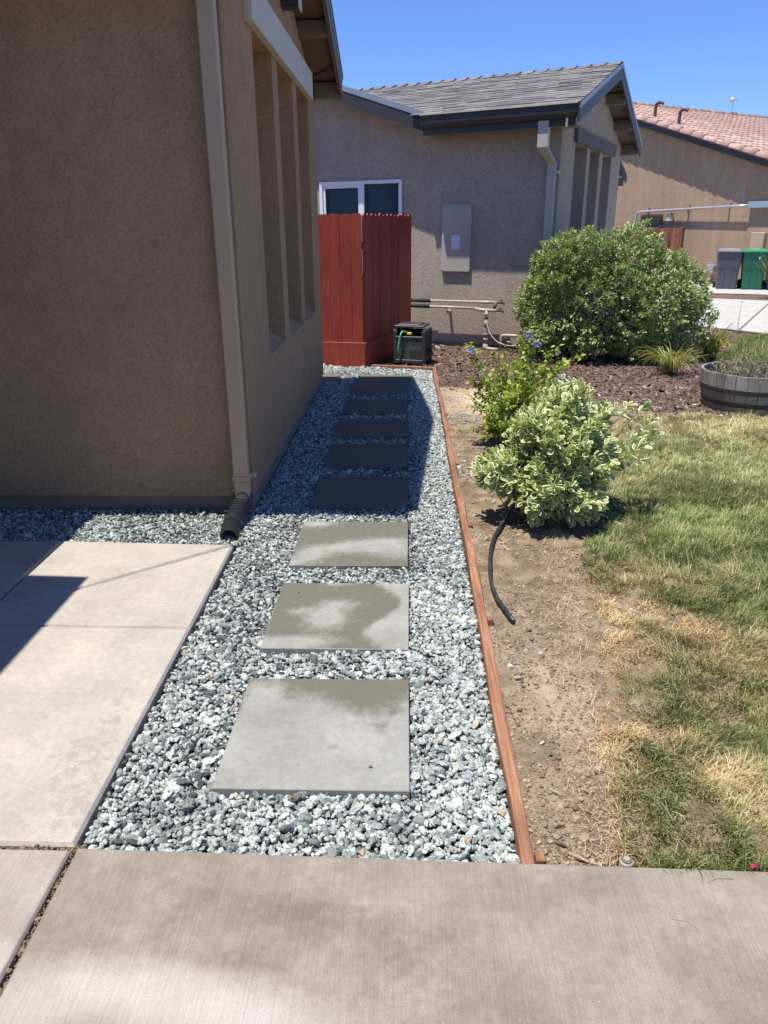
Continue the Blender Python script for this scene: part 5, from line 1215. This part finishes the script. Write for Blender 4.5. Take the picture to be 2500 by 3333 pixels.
# --- variegated shrub by the lawn
def variegated():
    root = empty('variegated_shrub', 'cream and green variegated shrub growing between bare soil and lawn', 'shrub')
    E_ = [(.89, 4.34, .40, .29, .30, .26), (.58, 4.28, .30, .14, .18, .11), (1.04, 4.36, .36, .19, .26, .20), (.95, 4.4, .60, .22, .26, .13), (.80, 4.14, .19, .19, .20, .19), (.76, 4.3, .54, .14, .2, .11), (.93, 4.12, .13, .20, .18, .13)]
    P, N = ell_points(E_, 430, (.62, 1.06), 1.2); k = P[:, 2] > .03; P, N = P[k], N[k]
    extra = np.array([(1.20, 4.4, .60), (1.40, 4.4, .53), (1.44, 4.4, .45), (1.12, 4.45, .66), (1.28, 4.45, .60), (1.05, 4.5, .68), (1.33, 4.3, .33), (1.34, 4.35, .40), (.46, 4.25, .22), (.47, 4.28, .33), (.74, 3.95, .02), (.70, 4.0, .05), (.86, 4.4, .70), (1.38, 4.45, .60)])
    P = np.concatenate([P, extra]); base = np.array([.76, 4.35, .0]); lm = fbm(P[:, 0]*7+P[:, 1]*3, P[:, 2]*7, 402, 3); P = P+unit(P-np.array([[.88, 4.4, .3]]))*((lm-.5)*.16)[:, None]; P = P[(P[:, 2] > .0) & (lm > .33)]; m = len(P)
    ax = unit(P-base[None]+np.array([0, 0, -.05])); ax = unit(ax+rng.normal(0, .18, (m, 3)))
    per = 13; n = m*per; i = np.repeat(np.arange(m), per)
    back = np.tile(np.linspace(0, .115, per), m)*np.repeat(rng.uniform(.7, 1.3, m), per)
    th = np.tile(np.arange(per)*2.399, m)+np.repeat(rng.uniform(0, 6.28, m), per)
    a = unit(np.cross(ax, np.tile([.25, .1, .95], (m, 1)))); b = np.cross(ax, a)
    op = np.tile(np.linspace(.35, 1.35, per), m)+rng.normal(0, .2, n)
    D = unit(ax[i]*np.cos(op)[:, None]+(a[i]*np.cos(th)[:, None]+b[i]*np.sin(th)[:, None])*np.sin(op)[:, None]+np.array([0, 0, -.12]))
    Q = P[i]-ax[i]*back[:, None]+D*.006
    size = rng.uniform(.040, .068, n)*np.where(back < .02, .8, 1)
    k = Q[:, 2] > -.015; Q, D, size = Q[k], D[k], size[k]; n = len(Q); roll = rng.normal(0, .5, n)
    t = leaf_template(1., .56)
    vis = np.argsort(Q[:, 1]*1.0-Q[:, 2]*.25+rng.random(n)*.12); near = vis[:290]; rest = vis[290:]
    leafobjs('leaf', t, Q[near], D[near], roll[near], size[near]*1.05, 'leaf_variegated', root)
    leafmesh('foliage', t, Q[rest], D[rest], roll[rest], size[rest], 'leaf_variegated', root)
    P2, N2 = ell_points(E_, 900, (.2, .8)); n = len(P2)
    leafmesh('inner_foliage', t, P2, unit(N2+rng.normal(0, .8, (n, 3))), rng.normal(0, .8, n), rng.uniform(.03, .045, n), 'leaf_variegated', root)
    mb = MB()
    for j, p in enumerate(P):
        b_ = base+np.array([rng.normal(0, .03), rng.normal(0, .03), -.03]); q = p-ax[j]*.12; mid = (b_+q)/2+rng.normal(0, .025, 3)+np.array([0, 0, .02])
        pts = smoothpath([b_, mid, q, p], 3); mb.tube([tuple(v) for v in pts], [.0045*(1-.7*s/(len(pts)-1)) for s in range(len(pts))], 5, False)
    mb.build('stem', 'stem_green', root, True)
    mb = MB()
    for _ in range(9):
        b_ = Vector((.76+random.gauss(0, .03), 4.45+random.gauss(0, .03), -.05)); mb.tube([tuple(b_), tuple(b_+Vector((random.uniform(-.1, .14), random.uniform(-.1, .1), .2)))], [.010, .006], 6)
    mb.build('trunk', 'stem_brown', root)
variegated()

# --- hibiscus (rose of Sharon) behind it
def hibiscus():
    root = empty('hibiscus_shrub', 'open leafy shrub with lilac-blue flowers behind the variegated shrub', 'shrub')
    base = np.array([.84, 6.02, -.03])
    tips = [(.70, 5.6, .52), (.60, 5.5, .40), (.80, 5.55, .60), (.66, 5.5, .26), (.88, 5.7, .66), (.58, 5.7, .52), (1.0, 5.7, .62), (1.08, 5.8, .52), (1.12, 6.0, .66), (.93, 6.0, .86), (1.0, 6.02, .80), (.49, 6, .74), (.56, 5.95, .55), (1.18, 6, .58), (1.17, 6.05, .72), (1.32, 6.0, .66), (1.26, 6.1, .60), (.72, 6.0, .60), (.82, 5.9, .66), (.62, 5.8, .42), (.52, 5.85, .30), (.60, 5.8, .06), (.68, 6.1, .50), (.90, 6.1, .70), (1.05, 6.1, .55), (.78, 6.0, .45), (.98, 5.95, .45), (1.28, 6.2, .40), (.54, 5.9, .10), (.45, 5.9, .40), (.86, 5.9, .55), (.66, 5.95, .68), (1.36, 6.0, .34), (.76, 6.1, .75), (.95, 6.15, .62), (1.1, 5.95, .40), (.5, 6.0, .5), (.6, 5.75, .22), (.72, 5.8, .34)]
    P = []; D = []; mb = MB()
    for t in tips:
        t = np.array(t); L = np.linalg.norm(t-base); mid = base+(t-base)*.5+rng.normal(0, .05, 3)*L+np.array([0, 0, .05])
        pts = smoothpath([base+rng.normal(0, .012, 3)*[1, 1, 0], mid, t], 8); k = len(pts)
        mb.tube([tuple(p) for p in pts], [.006*(1-.75*i/(k-1)) for i in range(k)], 5, False)
        for j in range(int(k*.25), k):
            for q in range(4):
                p = np.array(pts[j])+rng.normal(0, .006, 3); d = rng.normal(0, 1, 3); d[2] = d[2]*.45-.05; pet = rng.uniform(.008, .03); d = d/np.linalg.norm(d)
                P.append(p+d*pet); D.append(d)
            if rng.random() < .42:      # short side twig with its own leaves
                d = rng.normal(0, 1, 3); d[2] = abs(d[2])*.5; d /= np.linalg.norm(d); e = np.array(pts[j])+d*rng.uniform(.05, .10)
                mb.tube([tuple(pts[j]), tuple(e)], [.002, .001], 4, False)
                for q in range(8): d2 = d+rng.normal(0, .8, 3); d2 /= np.linalg.norm(d2); P.append(e-d*.02*q*.7+d2*.008); D.append(d2)
    mb.build('stem', 'stem_brown', root, True)
    P = np.array(P); D = unit(np.array(D)+np.array([0, 0, -.25])); n = len(P)
    size = rng.uniform(.024, .050, n); roll = rng.normal(0, .5, n); t = serrated()
    idx = np.argsort(P[:, 1]+rng.random(n)*.2); a, b = idx[:280], idx[280:]
    leafobjs('leaf', t, P[a], D[a], roll[a], size[a], 'leaf_hibiscus', root)
    leafmesh('foliage', t, P[b], D[b], roll[b], size[b], 'leaf_hibiscus', root)
    fl = [(.93, 5.97, .83, .052), (.99, 5.95, .76, .044), (.49, 5.93, .72, .044), (.56, 5.92, .54, .036), (1.18, 5.9, .50, .054), (.94, 5.9, .24, .03), (1.25, 5.95, .48, .022), (1.17, 6.0, .69, .020), (.97, 5.9, .21, .02)]
    for j, (x, y, z, r) in enumerate(fl):
        D0 = unit(np.array([[rng.normal(0, .3), -.8, rng.uniform(-.3, .5)]]))[0]; a = np.cross(D0, [0, 0, 1]); a /= np.linalg.norm(a); b = np.cross(D0, a); Ps = []; Ds = []
        for ring, (cnt, op, s_) in enumerate(((6, 1.25, 1.), (6, .8, .8), (5, .4, .55))):
            for q in range(cnt):
                th = 2*math.pi*q/cnt+ring*.5; Ds.append(D0*math.cos(op)+(a*math.cos(th)+b*math.sin(th))*math.sin(op)); Ps.append(s_)
        Ds = np.array(Ds)+rng.normal(0, .12, (len(Ds), 3)); n = len(Ds)
        leafmesh('flower', leaf4(.8, .1), np.tile([x, y, z], (n, 1))+unit(Ds)*.002, unit(Ds), rng.normal(0, .3, n), np.array(Ps)*r, 'petal_blue', root, kind=None)
hibiscus()

# --- strappy clumps
def clump(name, label, c, n, h, spread, mat, wd=.011, cat='plant', group=None):
    X = c[0]+rng.normal(0, .035, n); Y = c[1]+rng.normal(0, .03, n); root = empty(name, label, cat, group=group)
    dirn = rng.uniform(0, 6.28, n); H = rng.lognormal(0, .2, n)*h; lean = np.clip(rng.normal(spread, .18, n), .15, 1.15)
    k = n; L = np.linspace(0, 1, 6); V = np.empty((k, 11, 3)); cs, sn = np.cos(dirn), np.sin(dirn)
    for j in range(6):
        rad_ = lean*L[j]**1.1*H; zz = H*(L[j]*1.25-lean*.95*L[j]**2.6); cx = X+cs*rad_; cy = Y+sn*rad_; w = wd*(1, 1, .95, .8, .5, 0)[j]/2
        if j < 5:
            V[:, 2*j] = np.stack([cx-(-sn)*-w*1., cy+cs*-w, c[2]+zz], -1); V[:, 2*j+1] = np.stack([cx-(-sn)*w*1., cy+cs*w, c[2]+zz], -1)
        else: V[:, 10] = np.stack([cx, cy, c[2]+zz], -1)
    T = np.array([(0, 1, 3), (0, 3, 2), (2, 3, 5), (2, 5, 4), (4, 5, 7), (4, 7, 6), (6, 7, 9), (6, 9, 8), (8, 9, 10)])
    F = ((np.arange(k)*11)[:, None, None]+T[None]).reshape(-1, 3); r = np.clip(rng.normal(.55, .25, k), 0, 1)
    npmesh('blades', V.reshape(-1, 3), F, mat, root, {'rnd': np.repeat(r, 11)}, 'stuff'); return root
clump('daylily_clump', 'yellow-green strappy clump at the front right foot of the big bush', (3.14, 9.2, -.04), 240, .37, .98, 'blade_clump')
clump('daylily_clump', 'yellow-green strappy clump on the right side of the big bush, half hidden behind it', (4.02, 10.35, -.05), 260, .42, .75, 'blade_clump')

# --- dead plants in the barrel
def barrelplants():
    root = empty('withered_plants', 'withered straggly plants growing inside the barrel planter', 'plant')
    mb = MB(); P = []; D = []
    for i in range(130):
        x, y = bc[0]+rng.normal(0, .2), bc[1]+rng.normal(0, .18)
        if (x-bc[0])**2+(y-bc[1])**2 > .16: continue
        h = rng.uniform(.08, .26); tip = np.array([x+rng.normal(0, .08), y+rng.normal(0, .08), .19+h]); pts = smoothpath([(x, y, .19), (x+rng.normal(0, .02), y, .19+h*.5), tip], 4)
        mb.tube([tuple(p) for p in pts], [.003*(1-.6*k/(len(pts)-1)) for k in range(len(pts))], 4, False)
        for p in pts[2:]:
            for q in range(2): d = rng.normal(0, 1, 3); P.append(np.array(p)); D.append(d)
    for tip in ((2.98, 7.1, 1.02), (3.0, 7.15, .82), (3.42, 7.2, .75), (3.50, 7.2, .42), (3.2, 7.1, .44), (3.28, 7.1, .52)):
        b_ = np.array([tip[0]+rng.normal(0, .04), tip[1], .19]); pts = smoothpath([b_, (b_+np.array(tip))/2+rng.normal(0, .02, 3), tip], 6)
        mb.tube([tuple(p) for p in pts], [.0035*(1-.7*k/(len(pts)-1)) for k in range(len(pts))], 4, False)
        for p in pts[3:-1:2]:
            d = rng.normal(0, 1, 3); d[2] = abs(d[2]); d /= np.linalg.norm(d); e = np.array(p)+d*.05; mb.tube([tuple(p), tuple(e)], [.0015, .001], 3, False)
            if tip[2] < .6: P.append(e); D.append(d)
    for _ in range(3): mb.tube([(3.18+rng.normal(0, .01), 7.1, .19), (3.17+rng.normal(0, .03), 7.08, .33), (3.22+rng.normal(0, .03), 7.08, .46)], [.010, .007, .003], 5, False)
    mb.build('stem', 'stem_dry', root, True)
    P = np.array(P); n = len(P); leafmesh('leaves', leaf4(.4), P, unit(np.array(D)), rng.normal(0, 1, n), rng.uniform(.02, .045, n), 'leaf_dry', root)
barrelplants()
# dead leaning stick between bush and barrel
MB().tube([(3.75, 9.1, -.03), (4.15, 10.6, .0), (4.5, 12.0, .10)], [.012, .010, .006], 6, False)
# --- plant before the bins
def farplant():
    c = np.array([8.62, 18.7, -.05]); root = clump('flowering_plant', 'dark spiky plant with white buds in front of the green bin', c, 420, .85, .42, 'leaf_far', .03, 'plant')
    P = np.stack([c[0]+rng.normal(0, .2, 34), c[1]+rng.normal(0, .12, 34), rng.uniform(.6, 1.25, 34)], -1)
    mb = MB()
    for p in P: mb.tube([tuple(c+[rng.normal(0, .05), 0, 0]), tuple((c+p)/2+[rng.normal(0, .04), 0, .1]), tuple(p)], .008, 4, False)
    mb.build('stem', 'stem_green', root, True)
    i = np.repeat(np.arange(len(P)), 4); n = len(i); leafmesh('buds', leaf4(.6), P[i], unit(rng.normal(0, 1, (n, 3))+[0, 0, .6]), rng.normal(0, 1, n), rng.uniform(.04, .07, n), 'flower_white', root)
farplant()
# seedling on the soil and small weeds
clump('grass_tuft', 'small yellowish weed tuft on the soil beside the timber edging, near the hibiscus', (.44, 6.3, -.03), 22, .05, .8, 'leaf_hibiscus', .006)

# ================================================================== SMALL THINGS ON THE SOIL
def hose():
    pts = smoothpath([(.66, 4.42, .02), (.60, 4.24, .014), (.51, 4.0, .008), (.455, 3.78, .006), (.425, 3.55, .006), (.41, 3.35, .006), (.42, 3.18, .006), (.455, 3.03, .002), (.475, 2.985, -.012)], 8)
    o = MB().tube([tuple(p) for p in pts], .0098, 10).build('irrigation_hose', 'hose_black', None, True); tag(o, 'black dusty irrigation hose curving across the bare soil from the variegated shrub', 'hose')
    o.location.z = -.008
hose()
def rock(name, x, y, r, mat, label, cat, flat=.7, seed=0):
    V, F = icos(1, .10, 200+seed); V = V*np.array([r*1.2, r*.9, r*flat]); a = seed; ca, sa = math.cos(a), math.sin(a)
    V = np.stack([V[:, 0]*ca-V[:, 1]*sa+x, V[:, 0]*sa+V[:, 1]*ca+y, V[:, 2]+float(dirt_z(np.array([x]), np.array([y]))[0])+r*flat*.5], -1)
    o = npmesh(name, V, F, mat, attrs={'rnd': np.full(len(V), .8)}); tag(o, label, cat); return o
rock('pebble', .61, 2.89, .012, 'gravel_rock', 'pale pebble alone on the soil, farthest from the timber edging', 'pebble', .7, 1)
rock('pebble', .55, 2.74, .017, 'pebble', 'flat dark grey stone half sunk in the middle of the soil', 'stone', .4, 2)
rock('pebble', .415, 2.63, .016, 'gravel_rock', 'whitish gravel stone on the soil close to the timber edging', 'pebble', .7, 3)
rock('pebble', .43, 2.93, .011, 'clod', 'small rounded tan pebble on the soil just below the hose end', 'pebble', .6, 4)
def stick(name, x, y, ang, L, w, label, mat='wood_chip'):
    mb = MB(); ca, sa = math.cos(ang), math.sin(ang); z = float(dirt_z(np.array([x]), np.array([y]))[0])+.004
    T = lambda a, b, c: (x+a*ca-b*sa, y+a*sa+b*ca, z+c)
    m2 = MB(T); m2.add([(-L/2, -w*.3, 0), (L*.1, -w/2, .002), (L/2, -w*.12, .001), (L/2, w*.12, .001), (L*.05, w/2, 0), (-L/2, w*.35, 0), (-L/2, -w*.3, .004), (L*.1, -w/2, .009), (L/2, -w*.12, .004), (L/2, w*.12, .004), (L*.05, w/2, .008), (-L/2, w*.35, .006)],
        [(5, 4, 3, 2, 1, 0), (6, 7, 8, 9, 10, 11)]+[(i, (i+1) % 6, (i+1) % 6+6, i+6) for i in range(6)])
    tag(m2.build(name, mat), label, 'wood chip')
stick('wood_splinter', .475, 1.665, -.55, .075, .012, 'long brown wood splinter on the soil right of the stake end')
stick('wood_splinter', .44, 1.70, -.5, .04, .008, 'short dark wood splinter above the long brown one', 'stem_brown')
stick('wood_splinter', .425, 1.62, .45, .03, .006, 'tiny dark twig touching the walk edge beside the stake', 'stem_brown')
stick('wood_splinter', .46, 1.90, -.7, .045, .009, 'pale forked wood sliver in the middle of the cloddy soil', 'stem_dry')
stick('wood_splinter', .445, 1.76, .25, .035, .006, 'thin grey twig lying level above the stake end', 'stem_brown')
stick('wood_splinter', .555, 1.905, -.9, .018, .006, 'small pale chip near the lawn edge on the cloddy soil', 'stem_dry')
stick('wood_splinter', .463, 2.15, .6, .022, .009, 'single whitish curled chip on smooth soil halfway along', 'header_pale')
# sprinkler head
sp = empty('sprinkler_head', 'round pop-up sprinkler head sunk in soil at the front walk edge', 'sprinkler')
mb = MB(); c = (.605, 1.632); mb.tube([(c[0], c[1], -.06), (c[0], c[1], -.012)], .019, 20); bevel(mb.build('rim', 'sprinkler_ring', sp), .003)
mb = MB(); mb.tube([(c[0], c[1], -.012), (c[0], c[1], -.008)], .0145, 20); mb.build('cap', 'sprinkler', sp)
mb = MB(); mb.tube([(c[0], c[1], -.008), (c[0], c[1], -.005)], .008, 14); mb.build('nozzle', 'sprinkler_ring', sp)
# fallen petal and thin straws on the walk
V = np.array([(0, 0, 0), (.012, .002, .004), (.018, .010, .008), (.010, .014, .002), (-.004, .010, .006), (.006, .006, .010)])+np.array([.925, 1.592, .006])
tag(meshobj('fallen_petal', V, [(0, 1, 5), (1, 2, 5), (2, 3, 5), (3, 4, 5), (4, 0, 5)], 'petal_pink'), 'crumpled magenta petal at the lawn edge on the front walk', 'petal')
for pts, lb in (([(.66, 1.43, .0055), (.70, 1.42, .0055), (.715, 1.39, .0055), (.70, 1.37, .0055)], 'curved dry straw lying on the concrete walk'), ([(.79, 1.545, .0055), (.82, 1.558, .006), (.86, 1.557, .0055)], 'dry straw on the walk near the lawn edge')):
    tag(MB().tube([tuple(p) for p in smoothpath(pts, 6)], .0009, 5).build('dry_straw_stalk', 'stem_dry', None, True), lb, 'straw')
# dirt caught in the joints of the concrete
def joint():
    n = 2600; X = np.concatenate([rng.uniform(-.936, -.907, 1500), rng.uniform(-1.6, -.9, 1100)]); Y = np.concatenate([rng.uniform(.6, 1.66, 1500), rng.uniform(1.622, 1.652, 1100)]); tV, tF = icos(0, .2, 5)
    s = rng.lognormal(0, .5, n)*.003; V, F = scatter(tV, tF, rotmats(rng.uniform(0, 6, n), rng.normal(0, .3, n), rng.normal(0, .3, n)), np.stack([X, Y, rng.uniform(-.026, -.012, n)], -1), s)
    npmesh('joint_dirt', V, F, 'clod', attrs={'rnd': np.repeat(rng.random(n)*.6, len(tV))}, kind='stuff')
joint()
def litter():
    n = 70; X = np.concatenate([rng.uniform(-1.5, -.92, 40), rng.uniform(-.8, .28, 12), rng.uniform(.38, .9, 18)]); Y = np.concatenate([rng.uniform(3.86, 4.28, 40), rng.uniform(1.8, 5, 12), rng.uniform(1.7, 6, 18)])
    D = unit(rng.normal(0, 1, (n, 3))*[1, 1, .25]); Z = np.where(X < .3, .006, -.012)
    leafmesh('leaf_litter', leaf4(.5, .3), np.stack([X, Y, Z], -1), D, rng.normal(0, .5, n), rng.uniform(.012, .028, n), 'leaf_dry', None)
litter()
